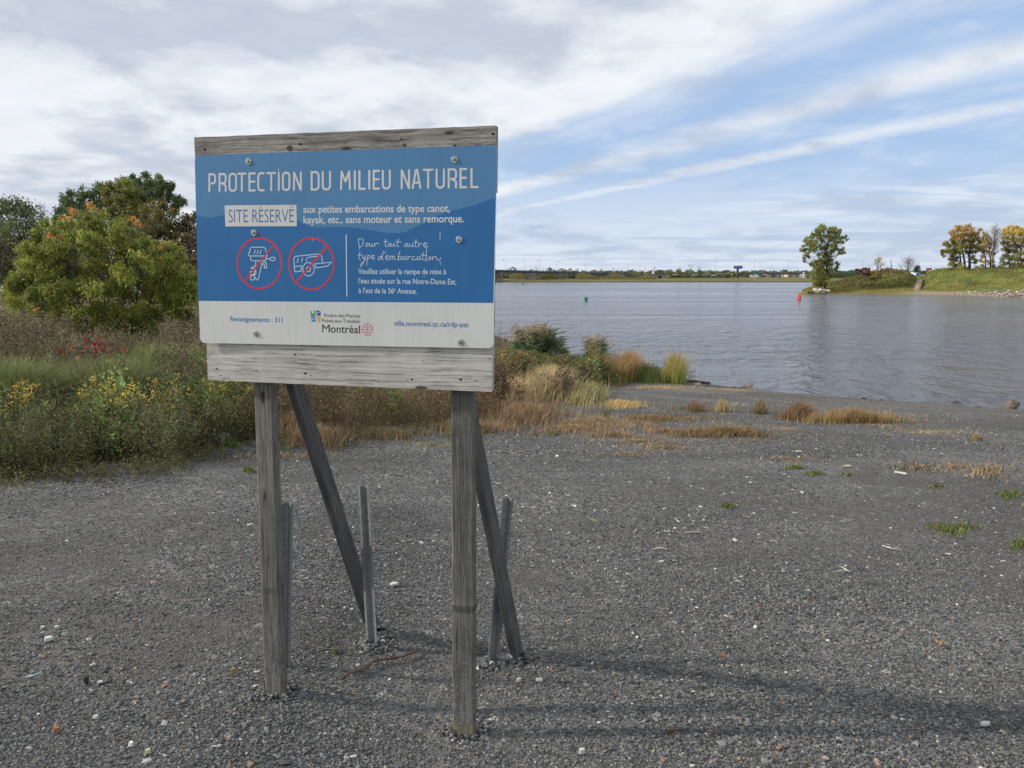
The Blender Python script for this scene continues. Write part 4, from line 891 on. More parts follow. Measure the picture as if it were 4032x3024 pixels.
def reed(label, cx, cy, rx, n, h_, ld=(.5, 0, 0)):
    P = blob(n, cx, cy, rx, 9); c = on_ground(cx, cy); c = np.array([c[0], c[1], gz(c[0], c[1])]); n_ = len(P); P = P - c
    e = empty('reed_clump', c); tag(e, label, 'reeds'); hh_ = h_ * RNG.uniform(.75, 1.1, n_); mb = MB()
    L_ = blades(mb, P, hh_, .012, .22, pal(n_, [(.10, .13, .05)]), ld, 4)
    i = np.repeat(np.arange(n_), 12); t_ = RNG.uniform(.25, .95, len(i)); C_ = P[i] + np.array([0, 0, 1]) * (hh_[i] * t_ * (1 - .055 * t_))[:, None] + L_[i] * (hh_[i] * .22 * t_ ** 2)[:, None]
    d = np.stack([RNG.normal(.9, .5, len(i)), RNG.normal(0, .5, len(i)), RNG.uniform(-.2, .6, len(i))], 1)
    leaves(mb, C_, .40, .035, pal(len(i), [(.055, .095, .045), (.08, .12, .05), (.10, .13, .06)]), d, .1); mb.build('reed_leaves', GRASS, e)
    mb = MB(); k_ = np.repeat(np.arange(n_), 16); T = P + np.array([0, 0, 1]) * (hh_ * .945)[:, None] + L_ * (hh_ * .22)[:, None]
    leaves(mb, T[k_] + RNG.normal(0, [.05, .03, .07], (len(k_), 3)), .10, .022, pal(len(k_), [(.26, .20, .15), (.32, .25, .18)]), RNG.normal(0, .5, (len(k_), 3)) + [.6, 0, .3]); mb.build('reed_plumes', GRASS, e)
    return e
reed('large clump of tall green reeds with pinkish plumes right of the board', 2075, 1478, 95, 190, 1.12)
reed('small clump of tall green reeds standing above the brush', 2315, 1480, 34, 50, 1.0)
reed('single thin reed between the two reed clumps', 2180, 1478, 8, 9, .85)

# red creeper leaves
c = on_ground(385, 1590); c = np.array([c[0], c[1], gz(c[0], c[1])]); mb = MB()
for (a, b_, s1, s2, n) in [(372, 1353, .09, .09, 34), (405, 1360, .05, .05, 10), (455, 1372, .12, .05, 16), (255, 1367, .05, .04, 8), (365, 1402, .05, .06, 8), (470, 1390, .05, .06, 8), (362, 1425, .05, .04, 4)]:
    p = at(a, b_, c[1] - .1) - c; leaves(mb, p + RNG.normal(0, [s1, .15, s2], (n, 3)), .065, .032, pal(n, [(.16, .012, .014), (.12, .012, .014), (.19, .03, .018)]), RNG.normal(0, .4, (n, 3)) + [0, 0, -.8])
k_ = [at(*p, c[1]) - c for p in ((385, 1590), (370, 1420), (378, 1350), (420, 1348), (480, 1395))]; mb.tube(smooth_line(k_, 4), .006, 4, (.1, .05, .03))
tag(mb.build('red_creeper', LEAF, loc=c), 'creeper with bright red leaves trailing over the green grass', 'creeper')
# broad pale leaf plant
c = on_ground(470, 1745); c = np.array([c[0], c[1], gz(c[0], c[1])]); mb = MB(); mb.tube([(0, 0, -.05), (.02, 0, .4), (.0, 0, .78)], .005, 5, MGR)
leaves(mb, np.array([at(462, 1560, c[1]), at(470, 1545, c[1]), at(455, 1552, c[1])]) - c, .17, .11, np.array([(.16, .24, .10)] * 3), np.array([(-.3, 0, -.6), (.1, 0, .7), (-.5, -.2, -.5)])); leaves(mb, RNG.normal(0, [.1, .1, .12], (90, 3)) + [0, 0, .72], .045, .03, pal(90, [(.20, .26, .10), BGR]))
tag(mb.build('broadleaf_plant', LEAF, loc=c), 'pale plant with one big downy leaf among the brown seed heads', 'plant')

# ------------------------------------------------------------------ trees
def crown_pts(cl, Yc, depth, zoom=None):
    """clumps traced as (x, y, radius) -> world centres with a real spread in depth"""
    out = []
    X_ = np.array([c[:2] for c in cl], float); cen = X_.mean(0); ext_ = np.abs(X_ - cen).max(0) + 1
    for x, y, r_ in cl:
        e2 = max(.15, 1 - ((x - cen[0]) / ext_[0]) ** 2 * .8 - ((y - cen[1]) / ext_[1]) ** 2 * .3)
        for k_ in range(2):
            Yy = Yc + RNG.uniform(-.5, .5) * depth * math.sqrt(e2); p = at(x, y, Yy); out.append((p, r_ * Yy / F * RNG.uniform(.85, 1.1)))
    return out
def tree(name, label, clumps, base, Yc, depth, cols, wts, nleaf, ll, lw, trunk_r, group=None, cat='tree', zf=lambda x, y, r_: (x, y, r_), tip=None, trunks=1, trunk_top=.7, limb=True, droop=0.0, bark=None, clump_var=.22, splay=2.2, split=5, topcol=None, base_z=None):
    cl = [zf(*c[:3]) + tuple(c[3:]) for c in clumps]; B = at(base[0], base[1], Yc)
    if base_z is not None: B[2] = base_z
    e = empty(name, B); tag(e, label, cat, group); cp = crown_pts([c[:3] for c in cl], Yc, depth); mb = MB()
    over = [c[3] if len(c) > 3 else None for c in cl for _ in (0, 1)]
    zt = np.array([p[2] for p, r_ in cp]); ztop = zt.max(); zbot = zt.min()
    for (p, r_), ov in zip(cp, over):
        n = max(12, int(nleaf * (r_ ** 2) / np.mean([c[1] ** 2 for c in cp])))
        sub = rdir(split) * r_ * RNG.uniform(.35, .85, (split, 1)); i = RNG.integers(0, split, n)
        Q = p - B + sub[i] + RNG.normal(0, r_ * .26, (n, 3)) * [1, 1, .9]
        pc = pal(n, cols, wts) if ov is None else pal(n, [ov]); pc = pc * (1 + RNG.normal(0, clump_var))
        if topcol is not None and ov is None:
            f_ = np.clip(((p[2] - zbot) / (ztop - zbot) - topcol[1]) / .3, 0, 1) * RNG.uniform(.6, 1); k_ = RNG.random(n) < f_; pc[k_] = pal(k_.sum(), topcol[0])
        d = None if not droop else RNG.normal(0, .6, (n, 3)) + [0, 0, -droop]
        leaves(mb, Q, ll, lw, pc, d)
    mb.build('crown', LEAF, e)
    mb = MB(); H = max(1.0, (ztop - B[2]))
    tops = []
    for k_ in range(trunks):
        off = (k_ - (trunks - 1) / 2) * trunk_r * 3.0; cx_ = np.mean([p[0] for p, _ in cp]) - B[0]
        end = np.array([cx_ * .6 + off * splay * RNG.uniform(.5, 1.2), RNG.uniform(-.1, .1) * depth, H * trunk_top]); st = np.array([off, RNG.uniform(-.5, .5) * trunk_r * trunks, -.4])
        pts = np.array([st + (end - st) * t_ + np.array([math.sin(t_ * 5 + k_) * trunk_r * .9, math.cos(t_ * 4 + k_) * trunk_r * .6, 0]) * (t_ > 0) for t_ in np.linspace(0, 1, 9)])
        mb.tube(pts, trunk_r * (1 - .8 * np.linspace(0, 1, 9)) * (1.0 if trunks == 1 else RNG.uniform(.6, 1)), 8); tops.append(pts)
    if limb:
        for p, r_ in cp:
            q_ = p - B; tp = tops[int(np.argmin([abs(t_[-1][0] - q_[0]) for t_ in tops]))]
            hz_ = q_[2] * RNG.uniform(.45, .75); j = int(np.clip(np.searchsorted(tp[:, 2], hz_), 1, 7)); s0 = tp[j]
            mid = s0 * .5 + q_ * .5 + np.array([0, 0, -.08 * np.linalg.norm(q_ - s0)])
            mb.tube([s0, mid, q_], [trunk_r * .24, trunk_r * .12, trunk_r * .04], 5)
            for _ in range(3): mb.tube([q_ * .7 + mid * .3, q_ + rdir(1)[0] * r_ * .9], [trunk_r * .07, trunk_r * .025], 3)
    mb.build('trunk', bark or BARK, e); return e
def bare_tree(name, label, base, top, Yc, spread, n=46, rad=.05, group=None, mat=None, lean=0.0, leaf=None, cat='bare tree'):
    B = at(base[0], base[1], Yc); T = at(top[0], top[1], Yc); H = T[2] - B[2]; e = empty(name, B); tag(e, label, cat, group); mb = MB(); lx = T[0] - B[0]; tips = []
    mb.tube([(0, 0, -.3), (lx * .3, 0, H * .35), (lx * .7, .1, H * .7), (lx, 0, H)], [rad, rad * .75, rad * .4, rad * .1], 7)
    for i in range(n):
        t_ = random.uniform(.18, .92); s0 = np.array([lx * t_, 0, H * t_]); a = random.uniform(0, 6.28); el = random.uniform(.5, 1.2)
        ln = spread * (1.15 - t_) * random.uniform(.5, 1); dv = np.array([math.cos(a) * math.cos(el), math.sin(a) * math.cos(el), math.sin(el)])
        m1_ = s0 + dv * ln * .5; e1 = s0 + dv * ln + np.array([0, 0, ln * .15]); mb.tube([s0, m1_, e1], [rad * .3 * (1 - t_ * .5), rad * .2 * (1 - t_ * .5), rad * .05], 4); tips.append(e1)
        for _ in range(4):
            u_ = random.uniform(.3, .95); s1 = s0 + dv * ln * u_; mb.tube([s1, s1 + (dv + rdir(1)[0] * .8) * ln * .3], [rad * .1, rad * .03], 3)
    mb.build('branches', mat or TWIG, e)
    if leaf:
        m2 = MB()
        for e1 in tips:
            if random.random() < leaf[1]: k_ = leaf[2]; leaves(m2, e1 + RNG.normal(0, spread * .09, (k_, 3)), leaf[3], leaf[3] * .6, pal(k_, leaf[0]))
        if m2.v: m2.build('foliage', LEAF, e)
    return e

zL = lambda x, y, r_: (x / 1.844, 600 + y / 1.844, r_ / 1.844)
DG = [(.040, .058, .022), (.055, .075, .03), (.075, .085, .035)]
# far left grove, 45 to 70 m off
tree('broadleaf_tree', 'dark grey green tree at the far left edge of the photo', [(20,390,80),(90,380,70),(150,400,70),(210,430,70),(250,480,70),(60,470,90),(170,500,90),(-60,420,110),(-160,440,120),(270,560,80),(90,580,110),(210,620,100),(0,620,110),(-140,620,150),(60,720,130),(200,740,120),(330,620,70),(320,720,90),(-100,820,150),(80,850,130),(250,850,120),(350,820,80),(60,930,90),(200,940,90)], (150, 1150), 52, 9, DG, None, 300, .17, .10, .28, zf=zL, base_z=.2)
bare_tree('bare_tree', 'pale bare tree showing its twigs against the sky behind the left grove', (165, 1060), (160, 790), 70, 2.6, 60, .10)
tree('broadleaf_tree', 'dark green poplar behind the shrub, left of the yellowish tree', [(470,350,46),(530,310,46),(600,290,50),(670,290,50),(720,250,42),(740,300,46),(510,380,56),(590,370,60),(680,370,66),(760,370,60),(450,430,60),(540,450,66),(640,450,66),(740,460,66),(500,540,76),(620,540,76),(740,560,76),(430,500,60),(520,660,90),(660,660,90),(780,640,70)], (330, 1130), 60, 7, [(.038, .062, .028), (.05, .08, .03), (.08, .11, .045)], None, 300, .17, .10, .30, zf=zL, base_z=.2)
tree('broadleaf_tree', 'tall dark poplar with an open ragged top behind the yellowish tree', [(1060,170,32),(1090,220,40),(1050,260,44),(1160,200,34),(1150,250,40),(1200,240,34),(1230,270,34),(1250,240,24),(960,180,30),(1010,210,34),(1100,300,50),(1180,310,44),(1240,330,36),(1060,340,46),(980,250,50),(1000,330,60),(1290,350,36),(1320,370,30),(1280,400,40),(1330,350,20),(920,220,40),(940,300,60),(900,380,60),(980,420,70)], (560, 1130), 64, 6, [(.040, .062, .028), (.06, .085, .035), (.10, .12, .05)], None, 300, .17, .10, .30, zf=zL, base_z=.2)
tree('broadleaf_tree', 'yellowish green tree in the middle of the left grove', [(800,240,44),(860,230,50),(920,240,50),(780,290,46),(850,300,60),(930,310,60),(980,290,46),(800,360,50),(880,370,66),(960,380,60),(840,440,66),(930,460,70),(1000,450,56),(880,540,80),(970,560,76),(840,620,70),(930,660,80)], (470, 1130), 56, 6, [(.13, .125, .03), (.095, .11, .03), (.19, .15, .03), (.06, .08, .025)], [3, 3, 1, 2], 320, .16, .10, .26, zf=zL, base_z=.2)
tree('broadleaf_tree', 'olive brown rounded tree at the right of the left grove, beside the board', [(1060,420,50),(1130,390,56),(1200,390,56),(1250,430,50),(1080,490,66),(1160,480,70),(1240,500,66),(1290,560,56),(1060,570,70),(1150,580,80),(1240,600,76),(1090,660,80),(1190,690,86),(1290,680,70),(1120,770,80),(1230,790,86),(1310,780,60),(1180,880,90),(1290,880,80)], (640, 1140), 50, 7, [(.10, .085, .03), (.075, .08, .028), (.15, .10, .035), (.055, .06, .022)], [3, 3, 1, 2], 330, .15, .09, .24, zf=zL, base_z=.2)
tree('broadleaf_tree', 'dark tree partly hidden behind the left edge of the board', [(1370,480,40),(1420,470,46),(1350,540,50),(1430,560,66),(1500,520,80),(1600,560,90),(1360,640,60),(1440,680,76),(1540,680,90),(1380,780,70),(1480,820,90),(1380,900,70),(1460,950,90),(1400,1000,70)], (790, 1150), 47, 7, [(.06, .05, .022), (.05, .055, .022), (.10, .06, .028)], None, 300, .16, .10, .24, zf=zL, base_z=.2)
for lab, cx, top_, bot, rx, col_ in [('low dark thicket at the foot of the left grove, left of the shrub', 60, 950, 1135, 190, (.045, .04, .022)), ('brown thicket behind the shrub at the foot of the grove', 330, 960, 1140, 200, (.055, .05, .024)), ('dark brown thicket between shrub and board', 700, 1010, 1165, 150, (.055, .045, .022))]:
    cs = [(cx + RNG.uniform(-1, 1) * rx, RNG.uniform(top_ + 20, bot - 20), RNG.uniform(28, 44)) for _ in range(26)]
    tree('thicket', lab, cs, (cx, bot), 46, 5, [col_, tuple(c * 1.5 for c in col_)], None, 220, .15, .09, .09, cat='thicket', trunks=3, trunk_top=.5, base_z=.2)
# the big shrub in front
SHC = [(100,960,70),(190,700,60),(180,790,70),(270,600,55),(280,690,70),(250,830,90),(330,760,90),(330,520,45),(400,560,55),(400,660,80),(420,770,90),(200,920,90),(320,900,100),(460,540,50),(500,600,70),(520,520,50),(500,700,90),(470,860,100),(620,460,42),(600,540,60),(640,600,80),(740,450,40),(700,520,56),(740,590,70),(640,700,90),(760,680,80),(840,540,48),(860,620,66),(880,520,36),(960,590,46),(960,680,66),(1040,640,50),(1080,720,66),(1000,780,80),(880,740,80),(1160,690,48),(1230,690,52),(1290,740,52),(1180,780,80),(1270,830,70),(1340,870,60),(1390,900,50),(620,820,90),(760,820,90),(900,860,90),(1060,880,90),(1180,900,90),(1300,940,80),(1390,1000,60),(120,1080,70),(80,1010,60),(230,1030,90),(360,1020,100),(520,1000,100),(660,980,90),(800,980,90),(940,1000,90),(1080,1010,90),(1220,1040,90),(1340,1060,80),(300,1140,80),(430,1150,90),(560,1150,90),(700,1140,90),(840,1150,90),(980,1160,90),(1120,1150,90),(1260,1150,80),(1350,1180,60),(480,1240,70),(640,1260,70),(800,1260,70),(960,1270,60),(1100,1260,60)]
ORL = (.30, .145, .04); ORY = (.31, .19, .045)
SHC = [c for c in SHC] + [(x, y, r_ * .8, cc_) for x, y, r_, cc_ in [(655,375,26,ORL),(680,410,24,ORY),(535,420,24,ORL),(460,460,22,ORY),(500,470,18,ORY),(965,470,20,ORL),(990,500,26,ORY),(1020,520,16,ORL),(885,545,18,ORL),(890,600,26,ORL),(895,640,14,ORL),(960,645,14,ORL),(350,600,22,(.45, .12, .04)),(340,630,16,ORY),(430,600,18,(.40, .14, .04)),(1165,680,20,ORL),(1155,760,26,ORY),(1195,780,20,ORL),(880,870,22,ORL),(860,855,12,ORY),(585,905,14,ORY),(925,1140,22,(.4, .18, .04)),(260,1130,14,ORL),(555,985,18,(.42, .16, .05)),(750,1130,16,(.5, .38, .05)),(930,970,18,ORY),(800,940,20,(.3, .25, .04)),(515,555,14,ORL)]]
SHC += [(x, y, RNG.uniform(13, 19)) for x, y in [(130,680),(180,655),(250,560),(300,500),(345,480),(400,500),(440,515),(590,440),(560,500),(640,430),(700,440),(750,410),(780,450),(740,480),(830,490),(850,510),(920,560),(1000,600),(1040,590),(1110,650),(1140,655),(1190,650),(1250,655),(1310,680),(1340,760),(1380,830),(1420,860),(60,930),(30,960),(110,930),(90,860),(150,780),(950,540),(880,490),(1410,950),(680,400),(540,440)]]
Sb = at(420, 1320, 17.5)
tree('shrub', 'large bushy green shrub with orange leaf tips left of the board', SHC, (420, 1320), 17.5, 3.4, [(.115, .145, .03), (.155, .175, .038), (.09, .112, .026), (.22, .205, .045), (.20, .13, .04)], [4, 3, 2.5, 1.4, .4], 195, .085, .030, .045, cat='shrub', zf=zL, trunks=7, trunk_top=.78, droop=.9, clump_var=.2, splay=6, split=7, base_z=gz(Sb[0], Sb[1]))

# ------------------------------------------------------------------ far bank across the river
FB = 489.0
def far_z(x, y):
    s_ = y - FB - 6 * np.sin(x * .013) - 3 * np.sin(x * .05)
    z = np.where(s_ < 0, WZ + np.maximum(s_ * .1, -3), WZ + 1.1 * smooth01(s_ / 6) + .75 * smooth01(s_ / 110))
    z = z + 1.0 * smooth01((y - 760) / 120) * smooth01((x - 90) / 60) + 1.8 * smooth01((y - 1200) / 600)
    return z
xs = np.concatenate([np.linspace(-3500, -300, 30), np.linspace(-280, 700, 120), np.linspace(730, 4500, 36)]); ys = np.concatenate([np.linspace(465, 620, 70), np.linspace(630, 1000, 50), np.linspace(1050, 6500, 50)])
X, Y = np.meshgrid(xs, ys); Z = far_z(X, Y); nv, nh = X.shape; idx = np.arange(nv * nh).reshape(nv, nh)
ff = np.stack([idx[:-1, :-1], idx[:-1, 1:], idx[1:, 1:], idx[1:, :-1]], -1).reshape(-1, 4)
fm, g, b = material('far_field', (.1, .1, .05), .95, 0, .1); co = g.coord(); z_ = g.sep(co)[2]
nz = g.noise(g.mapv(co, (.02, .16, .1)), 1.0, 6, .65)
c = g.ramp(nz, [(.38, (.085, .095, .036)), (.50, (.14, .13, .06)), (.66, (.21, .18, .105))])
c = g.mix(g.ss(z_, -.45, -.9), c, (.115, .085, .035)); c = g.mix(g.ss(z_, -.95, -1.25), c, (.03, .026, .02)); g.link(c, b.inputs['Base Color'])
mb = MB(); mb.add(np.stack([X, Y, Z], -1), ff); tag(mb.build('far_bank', fm, smooth=True), kind='structure')
def fz(x, y): return float(far_z(np.array(x), np.array(y)))
# distant wood as one mass, and a low ridge of it
mb = MB()
def treeline(px0, px1, Yd, ytop, n, cols, hvar=.35, thick=40, sz=1.7):
    px = RNG.uniform(px0, px1, n); Yy = Yd + RNG.uniform(0, thick, n); x = (px - 2016) / F * Yy
    gzv = far_z(x, Yy); H = (HOR - ytop) / F * Yd + CAMZ
    prof = H * (1 - hvar + hvar * (.5 + .5 * np.sin(px * .043 + 1.7 * np.sin(px * .017)) * np.sin(px * .11 + 2)))
    t_ = RNG.random(n) ** .7; z = gzv + (prof - gzv) * t_
    leaves(mb, np.stack([x, Yy, z], 1), sz * 1.6, sz, pal(n, cols) * (1 + .3 * np.sin(px * .09 + np.sin(px * .031) * 3))[:, None].clip(.5, 1.6), None)
FG = [(.05, .065, .035), (.075, .08, .04), (.10, .09, .045), (.045, .055, .035)]
treeline(1500, 4500, 1500, 1068, 36000, FG, .35, 120, 3.2)
treeline(1900, 3500, 1250, 1072, 26000, FG, .3, 60, 2.4)
treeline(1600, 2560, 640, 1078, 16000, FG, .4, 40, 1.2)
treeline(2420, 3350, 1100, 1077, 8000, FG, .7, 40, 2.0)
tag(mb.build('far_wood', LEAF), 'low dark wooded horizon on the far side of the river', 'wood', kind='stuff')
mb = MB()   # scrub along the far shore under the bridge
n = 9000; px = RNG.uniform(1600, 2620, n); Yy = RNG.uniform(540, 575, n); x = (px - 2016) / F * Yy; k_ = np.sin(px * .05) + np.sin(px * .021 + 1) > -.9
z = far_z(x, Yy) + RNG.random(n) * (2.6 + 1.6 * np.sin(px * .05)) * np.clip((2700 - px) / 300, .2, 1); leaves(mb, np.stack([x, Yy, z], 1)[k_], 1.0, .7, pal(k_.sum(), [(.09, .085, .04), (.13, .09, .05), (.07, .08, .035), (.15, .12, .04)]))
tag(mb.build('shore_scrub', LEAF), 'olive brown scrub on the far shore below the bridge', 'scrub', kind='stuff')

def px_tree(name, label, cx, ytop, ybot, wpx, Yd, cols, group=None, n=260):
    """a distant tree: crown of leaf clumps on a trunk"""
    B = at(cx, ybot, Yd); B[2] = fz(B[0], Yd) if Yd > 300 else B[2]; T = at(cx, ytop, Yd); H = T[2] - B[2]; W = wpx / F * Yd; e = empty(name, B); tag(e, label, 'tree', group)
    mb = MB(); k_ = 9; cz = RNG.uniform(.35, .88, k_) * H; ra = W * .5 * np.sqrt(np.clip(1 - ((cz / H - .6) / .5) ** 2, .15, 1)); a = RNG.uniform(0, 6.28, k_); q_ = RNG.uniform(.2, .75, k_)
    C_ = np.stack([np.cos(a) * ra * q_, np.sin(a) * ra * q_, cz], 1); C_[0] = (0, 0, H * .86); i = RNG.integers(0, k_, n); P = C_[i] + rdir(n) * (W * .26 * RNG.random((n, 1)) ** .4); leaves(mb, P, W * .14, W * .1, pal(n, cols) * (1 + .25 * np.sin(i * 2.3))[:, None])
    mb.build('crown', LEAF, e); mb = MB(); mb.tube([(0, 0, -.5), (.05 * W, 0, H * .4), (0, 0, H * .75)], [W * .05, W * .04, W * .012], 6); mb.build('trunk', BARK, e)
GY = [(.16, .14, .04), (.10, .11, .04)]; GD = [(.04, .06, .03), (.06, .075, .035)]; GO = [(.11, .12, .045), (.17, .14, .05)]
FT = [(2003,1057,1096,20,GO,'small olive tree behind the bridge, nearest the board'), (2027,1055,1096,22,GD,'green tree above the bridge deck between the first and second lamp post'), (2092,1057,1096,26,GO,'olive tree above the deck over the second pier'), (2138,1057,1096,12,[(.28,.17,.12)],'small pinkish tree above the bridge deck'), (2168,1055,1096,38,GD,'rounded dark green tree above the bridge deck'), (2215,1056,1096,26,GY,'yellowish tree above the third pier'), (2243,1053,1096,26,GY,'tall yellow green tree right of the third pier'), (2272,1060,1096,22,GO,'small olive tree in the row right of the third pier'), (2296,1062,1096,20,GD,'little dark tree ending the row above the deck'), (2340,1065,1096,12,[(.26,.16,.11)],'faint pinkish tree above the deck'), (2366,1060,1096,24,GD,'round dark tree alone above the deck'),
  (2528,1071,1098,18,GD,'dark bush tree in front of the bridge abutment'), (2643,1060,1086,22,GY,'yellowish tree right of the abutment, left of a pair'), (2675,1056,1086,30,GY,'largest yellow green tree right of the abutment'), (2704,1066,1086,20,GO,'small olive tree beside the largest yellow green one'), (2756,1060,1086,26,GD,'green tree by the highway left of the tall lamp mast'), (2791,1061,1086,10,[(.22,.22,.14)],'thin pale tree by the highway'), (2724,1072,1086,14,GD,'small dark tree by the highway'), (2862,1082,1104,20,GD,'dark bush alone on the far tan shore under the billboard'), (2728,1087,1102,16,GO,'small olive bush alone on the far shore'), (3037,1080,1092,9,GD,'dark bush under the overpass'), (3083,1081,1091,9,GD,'second dark bush under the overpass'), (3180,1083,1098,16,GD,'dark bush at the left foot of the big poplar, far shore')]
for cx, yt, yb, wd_, cc, lab in FT: px_tree('far_tree', lab, cx, yt, yb, wd_, 660 if yb > 1090 and cx < 2540 else (580 if yb > 1097 else 800), cc, 'trees on the far shore')

# bridge
CONC = speckled('bridge_concrete', (.235, .215, .19), .9, amt=.2, scale=.3); DECK = speckled('deck_grey', (.085, .10, .105), .7, amt=.2, scale=.2); DECKL = speckled('rail_grey', (.14, .155, .16), .7, amt=.15, scale=.2)
def seg_at(px, py, Yd): return at(px, py, Yd)
br = empty('bridge', at(2064, 1096, 495)); tag(br, 'long low highway bridge on concrete piers crossing the river behind the board', 'bridge')
O = Vector(br.location)
dk = [(1500, 1047, 1060, 455), (1949, 1062, 1073, 495), (2200, 1069, 1079.5, 560), (2400, 1074, 1083, 640), (2624, 1081, 1088, 760)]
def deck_part(name, up, dn, mat, y_off, thick):
    mb = MB(); V = []
    for px, y1, y2, Yd in dk:
        a, b_ = at(px, y1, Yd), at(px, y2, Yd); za = a[2] + (b_[2] - a[2]) * up; zb = a[2] + (b_[2] - a[2]) * dn
        for yy, zz_ in ((y_off, za), (y_off, zb), (y_off + thick, zb), (y_off + thick, za)): V.append((a[0] - O.x, Yd + yy - O.y, zz_ - O.z))
    f = [(4 * i + j, 4 * i + (j + 1) % 4, 4 * i + 4 + (j + 1) % 4, 4 * i + 4 + j) for i in range(len(dk) - 1) for j in range(4)] + [(3, 2, 1, 0), (4 * len(dk) - 4, 4 * len(dk) - 3, 4 * len(dk) - 2, 4 * len(dk) - 1)]
    mb.add(V, f); return mb.build(name, mat, br)
deck_part('parapet', -.05, .32, DECKL, 0, .4); deck_part('girder', .42, 1.0, DECK, .5, 11); deck_part('deck_slab', .30, .44, DECK, -.3, 13)
for x0, x1, Yd, cols_ in ((1930, 1982, 500, 4), (2064, 2114, 525, 4), (2189, 2239, 560, 4)):
    a, b_ = at(x0, 1095, Yd), at(x1, 1095, Yd); w_ = b_[0] - a[0]; top = np.interp((x0 + x1) / 2, [d_[0] for d_ in dk], [at(d_[0], d_[2], d_[3])[2] for d_ in dk]); zc = a[2]
    mb = MB(); cx_ = (a[0] + b_[0]) / 2 - O.x; y0_ = Yd - 2 - O.y
    mb.prism([(cx_ - w_ * .53, WZ - 2 - O.z), (cx_ + w_ * .53, WZ - 2 - O.z), (cx_ + w_ * .48, zc - O.z), (cx_ - w_ * .48, zc - O.z)], y0_ + 1, y0_ + 4)
    for i in range(cols_): u_ = cx_ - w_ * .48 + w_ * .96 * (i + .5) / cols_ ; hw = w_ * .07 * (1.5 if i in (0, cols_ - 1) else 1); mb.box((u_ - hw, y0_ + 1.4, zc - O.z - .05), (u_ + hw, y0_ + 3.4, top + .25 - O.z))
    mb.box((cx_ - w_ * .5, y0_ + 1.2, top - .5 - O.z), (cx_ + w_ * .5, y0_ + 3.6, top + .1 - O.z)); mb.build('pier', CONC, br)
for px in (2308, 2321, 2342, 2427, 2470, 2510):
    Yd = np.interp(px, [d_[0] for d_ in dk], [d_[3] for d_ in dk]); a = at(px, 1082, Yd); mb = MB(); mb.box((a[0] - .5 - O.x, Yd + 2 - O.y, fz(a[0], Yd) - .5 - O.z), (a[0] + .5 - O.x, Yd + 3 - O.y, a[2] - O.z)); mb.build('pier', CONC, br)
mb = MB(); Yd = 700; P_ = [at(*p, Yd) for p in ((2570, 1083), (2624, 1085), (2608, 1098), (2570, 1098))]
mb.prism([(p[0] - O.x, p[2] - O.z) for p in P_][::-1], Yd - O.y, Yd + 12 - O.y); Q_ = [at(*p, Yd) for p in ((2592, 1087), (2604, 1087), (2604, 1096), (2592, 1096))]; mb.build('abutment', speckled('abutment_stone', (.25, .21, .17), .9, scale=.3), br)
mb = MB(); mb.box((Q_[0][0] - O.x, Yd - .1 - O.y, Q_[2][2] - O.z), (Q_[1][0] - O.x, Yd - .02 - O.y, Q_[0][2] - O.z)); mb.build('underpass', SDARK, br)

# overpass at right and its embankment
ov = empty('overpass', at(3050, 1090, 800)); tag(ov, 'distant highway overpass on thin piers left of the big poplar', 'overpass'); O2 = Vector(ov.location); Yd = 800
def bar_px(mb, x0, y0, x1, y1, th, Yd, O_, dep=6):
    a, b_ = at(x0, y0, Yd), at(x1, y1, Yd); t_ = th / F * Yd; mb.prism([(a[0] - O_[0], a[2] - t_ - O_[2]), (b_[0] - O_[0], b_[2] - t_ - O_[2]), (b_[0] - O_[0], b_[2] - O_[2]), (a[0] - O_[0], a[2] - O_[2])], Yd - O_[1], Yd + dep - O_[1])
mb = MB(); bar_px(mb, 2903, 1074.5, 3330, 1074, 2.2, Yd, O2); mb.build('parapet', DECKL, ov); mb = MB(); bar_px(mb, 2903, 1076.9, 3330, 1076.4, 3.4, Yd, O2, 8); mb.build('girder', DECK, ov)
for px in (2946, 3000, 3048, 3075, 3149, 3210, 3260):
    a = at(px, 1080, Yd); mb = MB(); mb.box((a[0] - .5 - O2.x, 1, fz(a[0], Yd) - 1 - O2.z), (a[0] + .5 - O2.x, 2.2, a[2] - O2.z)); mb.build('pier', CONC, ov)
mb = MB(); PP = [(2690, 1084.5), (2820, 1080), (2903, 1074.6), (2903, 1083), (2880, 1090), (2624, 1092), (2624, 1085)]
GE = speckled('embankment_grass', (.085, .105, .04), .95, amt=.35, scale=.15); mb.prism([(at(a, b_, 790)[0], at(a, b_, 790)[2]) for a, b_ in PP][::-1], 770, 830); tag(mb.build('embankment', GE), kind='structure')
mb = MB(); PP = [(3290, 1076), (3420, 1079), (3570, 1080), (3585, 1087.5), (3655, 1086.5), (3690, 1079), (4200, 1080), (4200, 1095), (3200, 1095), (3240, 1081)]; mb.prism([(at(a, b_, 600)[0], at(a, b_, 600)[2]) for a, b_ in PP][::-1], 600, 640); tag(mb.build('embankment', GE), kind='structure')
